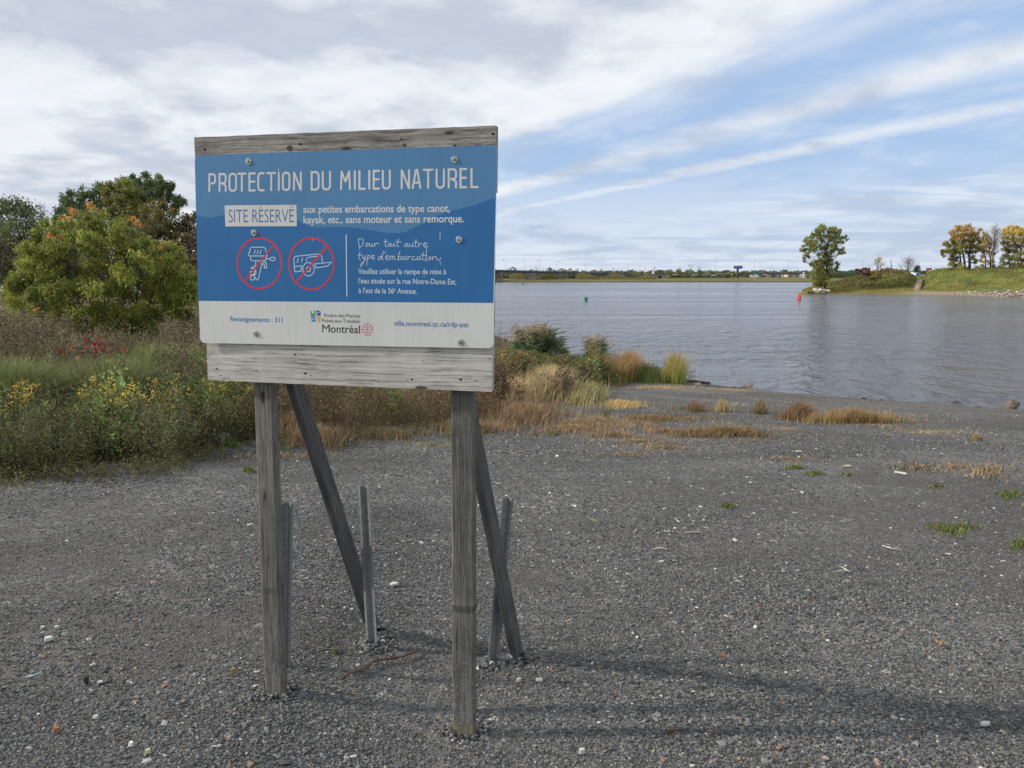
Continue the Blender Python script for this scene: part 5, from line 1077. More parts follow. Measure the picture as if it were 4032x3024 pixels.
# buildings beyond the overpass
BEI = speckled('beige_wall', (.50, .41, .30), .8, scale=.1); GRY = speckled('grey_wall', (.32, .34, .36), .8, scale=.1); WHI = speckled('white_paint', (.78, .79, .80), .5, amt=.04, scale=.2); GLS, _, _ = material('dark_glass', (.02, .03, .04), .15)
def building(label, x0, x1, y0, y1, Yd, mat):
    a, b_ = at(x0, y0, Yd), at(x1, y1, Yd); e = empty('warehouse', (a[0], Yd, b_[2])); w_, h_ = b_[0] - a[0], a[2] - b_[2]
    mb = MB(); mb.box((0, 0, -2), (w_, 30, h_)); mb.build('wall', mat, e); mb = MB(); mb.box((-.3, -.3, h_), (w_ + .3, 30.3, h_ + .35)); mb.build('roof', DECKL, e)
    n = max(2, int(w_ / 9))
    for i in range(n): mb = MB(); u_ = w_ * (i + .5) / n; mb.box((u_ - w_ / n * .2, -.12, h_ * .2), (u_ + w_ / n * .2, -.02, h_ * .62)); mb.build('window', GLS, e)
    tag(e, label, 'building')
building('long grey warehouse seen under the left half of the overpass', 2985, 3068, 1081.5, 1092, 900, GRY); building('beige warehouse under the overpass left of the white pylon sign', 3102, 3148, 1081, 1091, 880, BEI); building('beige warehouse between the white pylon sign and the big poplar', 3168, 3196, 1081, 1091, 880, BEI)
building('pale low building glimpsed left of the white truck, beyond the mound', 3352, 3392, 1081, 1086, 700, BEI)
# signs
def board_sign(name, label, x0, x1, y0, y1, Yd, panels, post=None, zb=None, cat='sign', group=None):
    a, b_ = at(x0, y0, Yd), at(x1, y1, Yd); e = empty(name, ((a[0] + b_[0]) / 2, Yd, fz(a[0], Yd) if zb is None else zb)); w_, h_ = b_[0] - a[0], a[2] - b_[2]; zo = b_[2] - e.location.z
    mb = MB(); mb.box((-w_ / 2, .3, zo), (w_ / 2, .9, zo + h_)); mb.build('frame', DECK if name != 'pylon_sign' else WHI, e)
    for nm, m_, p in panels: mb = MB(); mb.prism([(-w_ / 2 + w_ * u_, zo + h_ * v_) for u_, v_ in p], .2, .28); mb.build(nm, m_, e)
    for u_ in (post or []): mb = MB(); mb.box((w_ * u_ - .02 * w_ - .12, .4, -1), (w_ * u_ + .02 * w_ + .12, .8, zo)); mb.build('post', GRY, e)
    return tag(e, label, cat, group)
rc = lambda a, b_, c_, d_: [(a, b_), (c_, b_), (c_, d_), (a, d_)]
OR_, BL_, BL2, GN_, RD_, PU_ = [speckled(n_, c_, .5, amt=.06, scale=.5) for n_, c_ in (('poster_orange', (.55, .22, .08)), ('poster_blue', (.03, .12, .50)), ('poster_light_blue', (.12, .35, .70)), ('highway_green', (.02, .30, .16)), ('station_red', (.72, .07, .04)), ('poster_purple', (.22, .10, .50)))]
board_sign('billboard', 'large blue and orange billboard on a single dark mast above the far shore', 2890, 2924, 1046, 1058, 700, [('poster', BL_, rc(.01, .02, .99, .98)), ], None)
e = [o for o in COL.objects if o.name == 'billboard'][0]; w_ = 34 / F * 700; h_ = 12 / F * 700; zo = at(2900, 1058, 700)[2] - e.location.z
for m_, (a, b_, c_, d_) in ((OR_, (.08, .45, .46, .88)), (BL2, (.55, .5, .9, .75)), (PU_, (.58, .14, .86, .4)), (BL2, (.1, .15, .44, .3))): mb = MB(); mb.prism([(-w_ / 2 + w_ * u_, zo + h_ * v_) for u_, v_ in rc(a, b_, c_, d_)], .12, .18); mb.build('poster_block', m_, e)
mb = MB(); mb.box((-w_ * .02 - .8, .5, -1), (-w_ * .02 + .8, 1.6, zo)); mb.build('mast', DECK, e)
GS = 'green highway direction signs'
for lab, x0, x1, y0, y1, Yd, po in (('green highway sign above the overpass between two lamp masts', 2975, 2988, 1068, 1077, 790, [-.3, .3]), ('left green highway sign of the gantry beside the poplar', 3321, 3331, 1070, 1078, 650, None), ('right green highway sign of the gantry beside the poplar', 3345, 3355, 1070, 1078, 650, None)):
    board_sign('highway_sign', lab, x0, x1, y0, y1, Yd, [('panel', GN_, rc(.02, .02, .98, .98)), ('white_arrow', WHI, [(.45, .2), (.55, .2), (.55, .55), (.75, .55), (.5, .85), (.25, .55), (.45, .55)])], po, group=GS)
e = empty('sign_gantry', at(3336, 1082, 652)); a, b_ = at(3305, 1071, 652), at(3367, 1073, 652); mb = MB(); mb.box((a[0] - e.location.x, .5, a[2] - e.location.z - .3), (b_[0] - e.location.x, .9, a[2] - e.location.z + .1)); mb.build('beam', DECKL, e)
for p in (a, b_): mb = MB(); mb.box((p[0] - e.location.x - .15, .5, -1), (p[0] - e.location.x + .15, .9, a[2] - e.location.z)); mb.build('post', DECKL, e)
tag(e, 'thin grey gantry carrying two green signs right of the poplar', 'gantry')
board_sign('pylon_sign', 'tall narrow white pylon sign beside a white box left of the poplar', 3163.5, 3169.5, 1072, 1095, 600, [('panel', WHI, rc(0, 0, 1, 1)), ('grey_band', GRY, rc(.2, .55, .8, .6)), ('grey_band', GRY, rc(.2, .35, .8, .38))], None)
board_sign('panel_sign', 'square white sign standing against the white pylon', 3149, 3162, 1079, 1092.5, 602, [('panel', WHI, rc(.02, .02, .98, .98)), ('green_band', GN_, rc(.2, .3, .8, .36))], [-.3, .3])
# station price sign: a red and white pair with a leaf emblem
st = board_sign('station_sign', 'red and white service station sign on two white poles above the right bank', 3651, 3671, 1055, 1066, 330, [('red_panel', RD_, rc(.01, .02, .46, .98)), ('white_panel', WHI, rc(.50, .02, .99, .98)), ('red_block', RD_, rc(.53, .45, .97, .95)), ('leaf_emblem', WHI, [(.75, .5), (.64, .58), (.69, .62), (.61, .72), (.70, .72), (.75, .88), (.80, .72), (.89, .72), (.81, .62), (.86, .58)])], [-.25, .28], zb=1.6)
board_sign('price_sign', 'small white sign just below the red and white station sign', 3660, 3669.5, 1071, 1075.5, 329, [('panel', WHI, rc(.02, .02, .98, .98)), ('grey_digits', DECK, rc(.2, .3, .4, .75)), ('grey_digits', DECK, rc(.55, .3, .8, .75))], [0], zb=1.6)
board_sign('white_panel', 'small bright white tapered panel standing above the right bank crest', 3708, 3715, 1064.5, 1073, 300, [('panel', WHI, [(.1, 0), (.9, 0), (1, 1), (0, 1)])], [0], zb=1.8)
# lamp posts
def lamp(label, x, y0, y1, Yd, arm, zb=None, tall=False):
    T = at(x, y0, Yd); z0 = at(x, y1, Yd)[2] if zb is None else zb; e = empty('street_lamp', (T[0], Yd, z0)); H = T[2] - z0; r_ = .05 + Yd * .00010
    mb = MB(); mb.tube([(0, 0, -.3), (0, 0, H * .6), (0, 0, H)], [r_, r_ * .8, r_ * .55], 6); mb.build('pole', LP, e)
    mb = MB(); mb.tube([(0, 0, H), (arm * .5, 0, H + .25), (arm, 0, H + .2)], r_ * .5, 5)
    if tall: mb.tube([(0, 0, H), (-arm * .5, 0, H + .25), (-arm, 0, H + .2)], r_ * .5, 5)
    mb.build('arm', LP, e); mb = MB(); mb.box((arm - .5, -.2, H + .02), (arm + .5, .2, H + .3)); mb.build('lamp_head', GRY, e); return tag(e, label, 'street lamp', 'lamp posts along the far highway')
LP = speckled('galvanised_pole', (.34, .37, .39), .6, .2, .1, 1)
for i, (x, y0, y1, Yd, arm, tall, lab) in enumerate([(1991,1024,1062,500,-1.4,0,'lamp post on the bridge nearest the board'), (2067,1027,1065,520,-1.2,0,'second lamp post on the bridge, over the second pier'), (2125,1028,1067,540,-1.4,0,'third lamp post on the bridge, left of the round dark tree'), (2192,1031,1069,560,1.3,0,'lamp post on the bridge over the third pier, arm to the right'), (2307,1040,1072,600,-1.2,0,'lamp post on the bridge above its land span'), (2366,1048,1073,630,1.0,0,'lamp post on the bridge behind the lone round tree'), (2474,1044,1076,680,-1.0,0,'lamp post on the bridge left of the abutment'), (2519,1047,1078,700,1.2,0,'lamp post nearest the abutment with a curved arm'),
   (2819,1016,1087,780,1.0,1,'tallest lamp mast, left of the billboard'), (2970,1022,1087,790,1.0,1,'tall lamp mast just right of the billboard'), (3036,1047,1074,800,.8,0,'short lamp post over the overpass'), (3104,1025,1074,800,1.0,1,'tall lamp mast between billboard and poplar'), (3401,1032,1070,600,-.9,0,'lamp post above the brush mound right of the poplar'), (3621,1035,1078,500,-1.2,0,'lamp post behind the truck near the station sign'), (2782,1060,1086,780,.6,0,'small lamp post left of the tallest mast')]): lamp(lab, x, y0, y1, Yd, arm, None, tall)
# transmission towers
TW = speckled('tower_steel', (.36, .40, .44), .6, .2, .1, 1)
def tower(label, x, y0, y1, wpx, Yd):
    T = at(x, y0, Yd); B = at(x, y1, Yd); H = T[2] - B[2]; W = wpx / F * Yd; e = empty('transmission_tower', (B[0], Yd, B[2])); r_ = .22; mb = MB()
    for s in (-1, 1):
        mb.tube([(s * W * .22, 0, 0), (s * W * .07, 0, H * .55)], r_, 4); mb.tube([(s * W * .07, 0, H * .55), (s * W * .42, 0, H)], r_, 4)
        for k_ in range(5): t0_, t1_ = k_ / 5, (k_ + 1) / 5; w0, w1 = W * (.22 - .15 * t0_), W * (.22 - .15 * t1_); mb.tube([(s * w0, 0, H * .55 * t0_), (-s * w1, 0, H * .55 * t1_)], r_ * .6, 4)
        mb.tube([(0, 0, H * .55), (s * W * .25, 0, H * .78), (s * W * .1, 0, H * .92)], r_ * .6, 4)
    mb.build('lattice', TW, e); mb = MB(); mb.tube([(-W * .5, 0, H * .93), (W * .5, 0, H * .93)], r_, 4); mb.tube([(-W * .5, 0, H * .93), (-W * .35, 0, H)], r_ * .7, 4); mb.tube([(W * .5, 0, H * .93), (W * .35, 0, H)], r_ * .7, 4); mb.build('crossarm', TW, e)
    tag(e, label, 'transmission tower', 'transmission towers on the horizon')
tower('transmission tower left of the tallest lamp mast, largest of the towers', 2718, 1042, 1080, 19, 1150); tower('paler transmission tower just right of the largest one', 2753, 1048, 1080, 15, 1350); tower('small transmission tower above the abutment', 2577, 1050, 1080, 13, 1350); tower('transmission tower on the horizon above the bridge, near the lone round tree', 2414, 1055, 1078, 12, 1400); tower('transmission tower rising behind the row of yellow trees', 2276, 1056, 1078, 11, 1400); tower('transmission tower between the first two lamp posts on the bridge', 2110, 1052, 1076, 10, 1300)
# red and white radio mast, white spire
B = at(2538, 1078, 760); e = empty('radio_mast', B); H = at(2538, 1049, 760)[2] - B[2]
for k_ in range(7): mb = MB(); mb.tube([(0, 0, H * k_ / 7), (0, 0, H * (k_ + 1) / 7)], .32, 5); mb.build('mast_section', RD_ if k_ % 2 else WHI, e)
tag(e, 'thin red and white banded mast above the bridge abutment', 'mast')
B = at(2572, 1078, 900); e = empty('church_spire', B); s1 = F / 900
mb = MB(); mb.lathe([(4 / s1, 0), (3.4 / s1, 6 / s1), (.2 / s1, 16 / s1)], 8); mb.build('steeple', WHI, e); mb = MB(); mb.box((-7 / s1, 1, -4 / s1), (7 / s1, 8, 2 / s1)); mb.build('nave', WHI, e); tag(e, 'small white pointed steeple behind the end of the bridge', 'steeple')
# vehicles on the far roads
TYRE, _, _ = material('tyre', (.02, .02, .02), .8)
def car(label, x, y, Yd, col, ln=4.6, kind='car', heading=0):
    B = at(x, y, Yd); m_ = speckled('car_paint', col, .3, .1, .03, 1, .5); e = empty(kind, B, (0, 0, heading)); l = ln / 2
    if kind == 'car':
        mb = MB(); mb.prism([(-l, .35), (l, .35), (l, .85), (l * .55, .98), (-l * .9, 1.02), (-l, .8)], -.85, .85); mb.build('body', m_, e)
        mb = MB(); mb.prism([(-l * .72, 1.0), (l * .5, .98), (l * .18, 1.48), (-l * .5, 1.5)], -.72, .72); mb.build('cabin', GLS, e)
    else:
        mb = MB(); mb.prism([(-l, .5), (l * .5, .5), (l * .5, 2.9), (-l, 2.9)], -1.15, 1.15); mb.build('cargo_box', WHI, e); mb = MB(); mb.prism([(l * .53, .5), (l, .5), (l, 1.3), (l * .85, 2.1), (l * .53, 2.2)], -1.05, 1.05); mb.build('cab', m_, e)
        mb = MB(); mb.prism([(l * .86, 1.35), (l * .985, 1.35), (l * .87, 1.98)], -1.07, -1.06); mb.build('window', GLS, e)
    for s in (-.62, .62):
        mb = MB(); a = np.linspace(0, 6.283, 12, endpoint=False); mb.prism([(s * l + .33 * math.cos(t_), .33 + .33 * math.sin(t_)) for t_ in a], -.9, .9); mb.build('wheel_pair', TYRE, e)
    tag(e, label, 'truck' if kind == 'truck' else 'car', None if kind == 'truck' else 'cars on the far highway'); return e
for x, y, Yd, c_, lab in [(2660, 1084.5, 768, (.7,.7,.7), 'white car by the yellowish trees right of the bridge end'), (2735, 1085, 768, (.75,.75,.76), 'white car on the embankment under the largest tower'), (2776, 1086, 768, (.45,.46,.48), 'grey car left of the tallest lamp mast'), (2811, 1087.5, 768, (.75,.75,.75), 'white car at the foot of the tallest lamp mast'), (2850, 1087.5, 768, (.3,.3,.32), 'dark grey car right of the tallest lamp mast'), (2966, 1089, 768, (.72,.73,.75), 'white car below the green overpass sign'), (2906, 1074.5, 802, (.8,.8,.8), 'white car at the start of the overpass below the billboard'), (3014, 1084, 870, (.7,.7,.72), 'white car glimpsed beneath the overpass'),
   (2022, 1061.5, 503, (.8,.8,.8), 'white car on the bridge nearest the board'), (2208, 1068, 566, (.72,.72,.72), 'pale car on the bridge above the third pier'), (2245, 1069.5, 574, (.8,.8,.8), 'white car on the bridge right of the third pier')]: car(lab, x, y, Yd, c_)
car('white box truck with blue cab parked behind the gap in the right bank', 3601, 1087.2, 612, (.03, .16, .42), 6.4, 'truck', math.radians(-62))
e = car('white sloping car parked right of the box truck behind the bank', 3629, 1086.8, 612, (.75, .76, .78), 4.6, 'car', math.radians(25))
# yellow round sign
B = at(2880, 1090, 768); e = empty('warning_sign', B); mb = MB(); mb.box((-.12, 0, -1), (.12, .2, 1.6)); mb.build('post', GRY, e); mb = MB(); disc(mb, 0, 2.1, -.1, 1.1, None, 4); mb.build('yellow_panel', speckled('sign_yellow', (.75, .45, .02), .5), e); tag(e, 'small yellow diamond warning sign beside the far highway', 'sign')

# ------------------------------------------------------------------ right bank (peninsula)
RBp = [(3175, 1160), (3215, 1158.5), (3260, 1157), (3400, 1158), (3600, 1160), (3750, 1163), (3900, 1168), (4032, 1171), (4300, 1177), (5200, 1182)]
RB = np.array([atz(a, b_, WZ)[:2] for a, b_ in RBp]); Yf = lambda x: np.interp(x, RB[:, 0], RB[:, 1])
TIPX = RB[0, 0]
def rb_s(x, y):
    back = RB[0, 1] + 5 + (x - TIPX) * 2.6
    x = np.asarray(x, float); y = np.asarray(y, float); best = np.full(np.broadcast(x, y).shape, 1e9)
    for (ax, ay), (bx, by) in zip(RB[:-1], RB[1:]):
        dx_, dy_ = bx - ax, by - ay; t_ = np.clip(((x - ax) * dx_ + (y - ay) * dy_) / (dx_ * dx_ + dy_ * dy_), 0, 1); best = np.minimum(best, np.hypot(x - ax - t_ * dx_, y - ay - t_ * dy_))
    return np.minimum(np.minimum(np.where(y > Yf(x), best, -best), (back - y) * .6), (x - TIPX) * .8)
def rb_z(x, y):
    s_ = rb_s(x, y); px = 2016 + x / np.maximum(y, 1) * F
    hs = np.interp(px, [3180, 3330, 3420, 3480, 3560, 3585, 3600, 3618, 3650, 3700, 4032, 4400], [0, .5, 1.6, 2.6, 2.5, 1.5, .9, 1.3, 2.35, 2.85, 2.95, 3.0])
    low = np.interp(px, [3180, 3600, 3700, 4032], [6, 5, 1.5, 1.0]); wide = np.interp(px, [3300, 3600, 4032], [12, 14, 15])
    z = WZ + .55 * smooth01(s_ / 2.0) + .5 * smooth01(s_ / 8) + np.maximum(0, hs + .6 + .25 * np.sin(x * .5) * np.sin(y * .33)) * smooth01((s_ - low) / wide)
    return np.where(s_ < 0, WZ + np.maximum(s_ * .15, -3), z)
X, Y = np.meshgrid(np.concatenate([np.linspace(TIPX - 6, 102, 190), np.linspace(103, 260, 50)]), np.concatenate([np.linspace(100, 200, 220), np.linspace(202, 620, 70)])); Z = rb_z(X, Y)
nv, nh = X.shape; idx = np.arange(nv * nh).reshape(nv, nh); ff = np.stack([idx[:-1, :-1], idx[:-1, 1:], idx[1:, 1:], idx[1:, :-1]], -1).reshape(-1, 4)
s_ = rb_s(X, Y); PX = 2016 + X / Y * F; sandy = smooth01((2.6 - s_) / 1.5) * smooth01((PX - 3500) / 120) * .9; gapm = np.exp(-((PX - 3600 + (Z + 1.3) * 3) / 14) ** 2) * smooth01((1.2 - Z) / 1) * .8; rocky = smooth01((-.1 + .25 * np.sin(X) - Z) / .25) * smooth01((PX - 3820) / 100)
bm, g, b = material('bank_grass', (.1, .12, .04), .95, 0, .1); co = g.coord(); at_ = g.n.new('ShaderNodeAttribute'); at_.attribute_name = 'Col'; r_, gg, bb = g.sep(at_.outputs[0])
c = g.ramp(g.noise(g.mapv(co, (.5, .7, 1.6)), .35, 6, .65), [(.34, (.075, .075, .028)), (.46, (.11, .13, .04)), (.56, (.16, .18, .05)), (.68, (.26, .19, .075))])
c = g.mix(g.m('MULTIPLY', g.ss(g.sep(co)[2], -.1, -.9), .55), c, (.23, .17, .06)); c = g.mix(r_, c, (.26, .22, .165)); c = g.mix(bb, c, g.mix(g.ss(g.vor(co, 1.3).outputs['Distance'], .2, .5), (.42, .37, .30), (.16, .13, .10)))
g.link(c, b.inputs['Base Color']); g.link(g.bump(g.noise(co, 1.5, 6, .7), .8, .5), b.inputs['Normal'])
mb = MB(); mb.add(np.stack([X, Y, Z], -1), ff, np.stack([np.maximum(sandy, gapm), 0 * s_, rocky], -1).reshape(-1, 3)); tag(mb.build('right_bank', bm, smooth=True), kind='structure')
# grass and brush growing on it
def on_bank(n, x0, x1, smin=.3, smax=30):
    x = RNG.uniform(x0, x1, n); y = RNG.uniform(125, 200, n); s_ = rb_s(x, y); k_ = (s_ > smin) & (s_ < smax); x, y = x[k_], y[k_]; return np.stack([x, y, rb_z(x, y)], 1)
def px_of(P): return 2016 + P[:, 0] / P[:, 1] * F
mb = MB(); P = on_bank(60000, TIPX, 120, 1.2, 32); px = px_of(P); sx = rb_s(P[:, 0], P[:, 1]); k_ = (np.abs(px - 3600) > 9) & ~((px > 3830) & (P[:, 2] < -.1)) & ~((px > 3600) & (sx < 2.2)); P = P[k_]; px = px[k_]; sx = sx[k_]; n = len(P)
nz = .5 + .5 * np.sin(P[:, 0] * .8 + np.sin(P[:, 1] * .5) * 2) * np.sin(P[:, 1] * .45 + P[:, 0] * .2); cc = np.where((nz > .55)[:, None], pal(n, [(.215, .225, .062), (.185, .205, .055)]), pal(n, [(.14, .15, .042), (.175, .155, .052), (.115, .12, .036)]))
k_ = (sx < 7) & (RNG.random(n) < .75); cc[k_] = pal(k_.sum(), [(.27, .185, .05), (.24, .19, .06), (.18, .18, .05)]); blades(mb, P, RNG.uniform(.15, .4, n), .11, .6, cc, None, 2)
tag(mb.build('bank_grass', GRASS), 'green and ochre grass covering the far right bank', 'grass', kind='stuff')
mb = MB(); P = on_bank(26000, TIPX + 2, 90, 6, 26); px = px_of(P); dens = np.interp(px, [3225, 3270, 3420, 3545, 3590, 3610], [0, .6, 1, .6, .25, 0]); k_ = RNG.random(len(P)) < dens; P = P[k_]; px = px[k_]; n = len(P); hh_ = np.interp(px, [3240, 3340, 3440, 3560], [.9, 1.1, 1.1, .5]) * (.6 + .4 * np.sin(P[:, 0] * 1.3) * np.sin(P[:, 1]))
P = P + np.stack([0 * px, 0 * px, RNG.random(n) * hh_], 1); leaves(mb, P, .36, .24, pal(n, [(.085, .06, .035), (.065, .06, .025), (.12, .075, .035), (.06, .075, .025), (.20, .13, .04)], [4, 3, 2, 2, 1]))
tag(mb.build('bank_brush', LEAF), 'dark reddish brown brush on the mound right of the poplar', 'brush', kind='stuff')
# purple sumac on the mound, yellow shrub
def rb_at(px, s_need):
    ys_ = np.arange(115, 260, .4); xs_ = (px - 2016) / F * ys_; ss_ = rb_s(xs_, ys_); k_ = np.argmax(ss_ > s_need) if (ss_ > s_need).any() else int(np.argmax(ss_))
    return np.array([xs_[k_], ys_[k_], float(rb_z(xs_[k_], ys_[k_]))])
def bank_tree(name, label, clumps, base_px, s_need, depth, cols, wts, nleaf, ll, lw, tr, zf, **kw):
    B = rb_at(base_px, s_need); return tree(name, label, clumps, (base_px, 1100), B[1], depth, cols, wts, nleaf, ll, lw, tr, zf=zf, base_z=B[2], **kw)
z3 = lambda x, y, r_: (3000 + x / 4.424, 1000 + y / 4.424, r_ / 4.424); z4 = lambda x, y, r_: (3100 + x / 4.424, 860 + y / 4.424, r_ / 4.424); z5 = lambda x, y, r_: (3500 + x / 4.158, 860 + y / 4.158, r_ / 4.158)
bank_tree('sumac', 'dark purple spreading sumac on top of the mound', [(1640,275,24),(1700,275,24),(1760,265,26),(1810,260,24),(1860,265,24),(1730,310,34),(1800,310,36),(1870,310,30),(1780,350,36),(1860,350,34)], 3410, 13, 3, [(.11, .045, .05), (.09, .05, .04)], None, 60, .30, .16, .06, z3, cat='shrub', trunks=3)
bank_tree('yellow_shrub', 'small mustard yellow shrub on the mound beneath the pale bare tree', [(1910,320,26),(1950,330,26),(1930,360,28),(1960,300,18)], 3437, 12, 2, [(.30, .20, .03), (.22, .17, .04)], None, 70, .26, .16, .05, z3, cat='shrub', trunks=2)
# the poplar on the tip
POP = [(520,180,50),(570,150,42),(610,140,44),(660,170,34),(500,240,60),(560,230,50),(620,210,50),(740,170,40),(790,180,36),(835,165,34),(740,240,56),(800,240,50),(860,230,44),(920,200,32),(890,270,44),(450,280,50),(430,330,46),(540,320,66),(640,300,44),(720,310,50),(800,310,56),(870,330,50),(350,350,46),(320,390,36),(400,400,40),(940,350,42),(990,320,34),(1030,310,30),(1040,370,28),(960,410,40),(890,410,44),(820,400,50),(740,380,46),(600,390,50),(500,410,50),(340,450,40),(270,490,26),(410,470,60),(480,500,56),(570,470,50),(700,460,40),(760,470,50),(830,480,44),(240,550,36),(300,560,50),(380,560,50),(460,570,44),(340,630,36),(310,650,30),(590,540,40),(640,520,40),(780,550,44),(850,530,40),(910,560,44),(960,530,40),(990,590,34),(940,600,30),(900,610,24),(290,700,30),(300,750,26),(360,680,30),(540,640,36),(600,610,40),(690,600,36),(740,620,34),(640,690,50),(700,720,50),(600,740,50),(560,720,40),(760,730,40),(420,790,40),(460,820,40),(500,770,44),(550,810,56),(620,820,50),(700,800,56),(760,810,40),(850,770,34),(900,790,30),(870,830,44),(830,880,40),(860,910,36),(760,890,50),(560,880,60),(480,880,50),(620,910,44),(440,950,50),(520,960,66),(600,980,60),(720,960,40),(440,1030,56),(530,1050,70),(620,1060,60),(690,1040,60),(740,1010,44),(480,1110,56),(560,1130,60),(640,1130,50),(690,1100,44),(480,1160,36),(580,1160,36)]
pp = rb_at(3238, 2.4)
tree('poplar', 'lone tall poplar with green and yellowing leaves on the tip of the right bank', POP, (3248, 1128), pp[1], 6.5, [(.12, .142, .042), (.15, .168, .05), (.19, .19, .058), (.28, .21, .07)], [4, 4, 2, .9], 62, .30, .20, .26, zf=z4, trunks=1, trunk_top=.85, base_z=pp[2], clump_var=.2, split=4)
# bare trees on the mound
def bb(px, s_): p = rb_at(px, s_); return p
for nm, lab, px, tpx, tpy, sp, n, leaf in (('bare_tree', 'pale leafy topped tree leaning right on the mound', 3448, 3462, 1020, 2.4, 34, ([(.36, .32, .2), (.26, .22, .13)], .9, 9, .25)), ('bare_tree', 'thin bare pole of a tree on the mound', 3511, 3508, 1016, .9, 22, None), ('bare_tree', 'wide bare tree with dark twigs, right end of the mound', 3571, 3578, 1018, 3.4, 60, ([(.12, .06, .06)], .3, 5, .2))):
    p = bb(px, 14); base_py = 1512 - F * math.tan(math.atan2(p[2] - CAMZ, p[1]) + PITCH) if False else None
    T = at(tpx, tpy, p[1]); e = bare_tree(nm, lab, (2016, 1512), (2016, 1512), p[1], sp, 1, .01); bpy.data.objects.remove(e.children[0]); bpy.data.objects.remove(e)
    # rebuilt from its real foot on the mound
    r0 = math.hypot(p[0] - T[0], 0); py_ = None
    def proj_y(P): d_ = P - C0; c_, s_2 = math.cos(PITCH), math.sin(PITCH); zc_ = d_[1] * c_ - d_[2] * s_2; yc_ = d_[1] * s_2 + d_[2] * c_; return 1512 - F * yc_ / zc_
    bare_tree(nm, lab, (px, proj_y(p)), (tpx, tpy), p[1], sp, n, .12, 'bare trees on the mound', mat=TWIG, leaf=leaf)
# trees on the right bank
YO = [(.32, .205, .06), (.29, .20, .06), (.36, .24, .10)]; YG = [(.17, .165, .05), (.14, .145, .045), (.22, .19, .055)]
TA = [(1110,150,40),(1150,130,36),(1130,190,44),(1200,150,30),(1270,120,34),(1320,120,30),(1280,180,40),(1210,220,46),(1340,190,40),(1000,230,30),(1050,250,36),(1060,200,30),(1120,270,50),(1200,290,56),(1290,260,50),(1370,250,46),(1420,280,40),(1380,180,24),(1480,180,30),(1460,230,34),(1510,190,20),(1440,330,44),(1050,310,36),(1030,350,44),(1110,370,60),(1210,380,66),(1310,350,60),(1380,370,56),(1470,390,46),(920,400,34),(950,390,30),(900,430,26),(980,440,40),(1060,430,56),(1150,460,60),(1260,460,60),(1350,460,50),(1430,470,50),(880,530,34),(870,570,34),(920,550,36),(960,520,40),(900,620,26),(1000,530,50),(1080,540,54),(1170,560,50),(1270,560,50),(1360,540,46),(1440,540,44),(1500,500,40),(1040,620,40),(1010,670,34),(1080,680,44),(1040,740,44),(1100,770,44),(1000,760,30),(1030,830,44),(1100,840,44),(1200,800,56),(1250,830,40),(1180,860,50),(1380,640,34),(1420,680,36),(1350,660,30),(1400,720,30)]
TB = [(1560,250,40),(1600,280,40),(1540,320,44),(1620,340,44),(1560,390,50),(1640,400,44),(1510,450,40),(1580,470,50),(1660,470,40),(1530,540,44),(1610,550,40),(1690,540,34),(1540,620,40),(1660,600,36),(1500,690,34),(1560,700,36),(1630,720,40),(1700,700,36),(1520,780,34),(1440,800,40),(1480,850,40),(1560,840,30),(1640,840,40),(1700,850,40),(1690,410,30),(1720,800,34)]
TC = [(1900,190,40),(1960,160,44),(2030,160,44),(2100,160,44),(2160,190,50),(1880,240,40),(1930,250,46),(2010,240,56),(2090,240,56),(2170,260,60),(2240,220,60),(2300,260,70),(1850,300,34),(1940,330,50),(2040,340,60),(2140,350,60),(2240,350,70),(1860,400,40),(1940,430,56),(2040,440,60),(2150,450,60),(2260,460,70),(1870,500,50),(1960,530,60),(2060,540,60),(2170,560,60),(2280,580,70),(1900,620,56),(2000,640,60),(2100,660,60),(2200,680,66),(1850,700,50),(1930,740,60),(2040,760,60),(2150,780,66),(2260,800,70),(1820,800,50),(1900,840,50),(2000,850,50),(2120,860,50),(2240,860,60),(1800,860,40),(2350,400,80),(2370,650,90),(2380,840,80)]
bank_tree('broadleaf_tree', 'broad tree with orange top on two dark trunks, left of the right bank group', TA, 3795, 20, 7, YG, None, 95, .28, .18, .30, z5, trunks=3, topcol=(YO, .55), split=4, trunk_top=.8)
bank_tree('broadleaf_tree', 'sparse leaning yellow brown tree between the two full ones on the right bank', TB, 3885, 20, 5, [(.24, .17, .06), (.16, .14, .05), (.30, .22, .07)], None, 60, .26, .17, .22, z5, trunks=2, split=3, trunk_top=.8)
bank_tree('broadleaf_tree', 'golden topped tree at the right edge of the photo', TC, 3995, 20, 8, [(.12, .125, .045), (.15, .145, .05), (.18, .155, .055)], None, 118, .28, .18, .30, z5, trunks=3, topcol=([(.42, .30, .05), (.38, .28, .05), (.32, .25, .055)], .55), split=5)
p = rb_at(3922, 20); bare_tree('bare_tree', 'tall half bare tree rising between the yellow brown and golden trees', (3905, proj_y(p)), (3923, 876), p[1], 3.4, 70, .2, leaf=([(.30, .22, .15), (.34, .27, .2)], .8, 8, .2))
px_tree('far_tree', 'round dark green tree behind the box truck', 3612, 1045, 1090, 34, 300, GD, None, 500); px_tree('far_tree', 'narrow dark conifer right of the round tree behind the truck', 3639, 1063, 1088, 9, 290, [(.025, .035, .03)], None, 200); px_tree('far_tree', 'low brown bushy tree right of the station sign', 3693, 1060, 1085, 34, 290, [(.09, .07, .045)], None, 400)
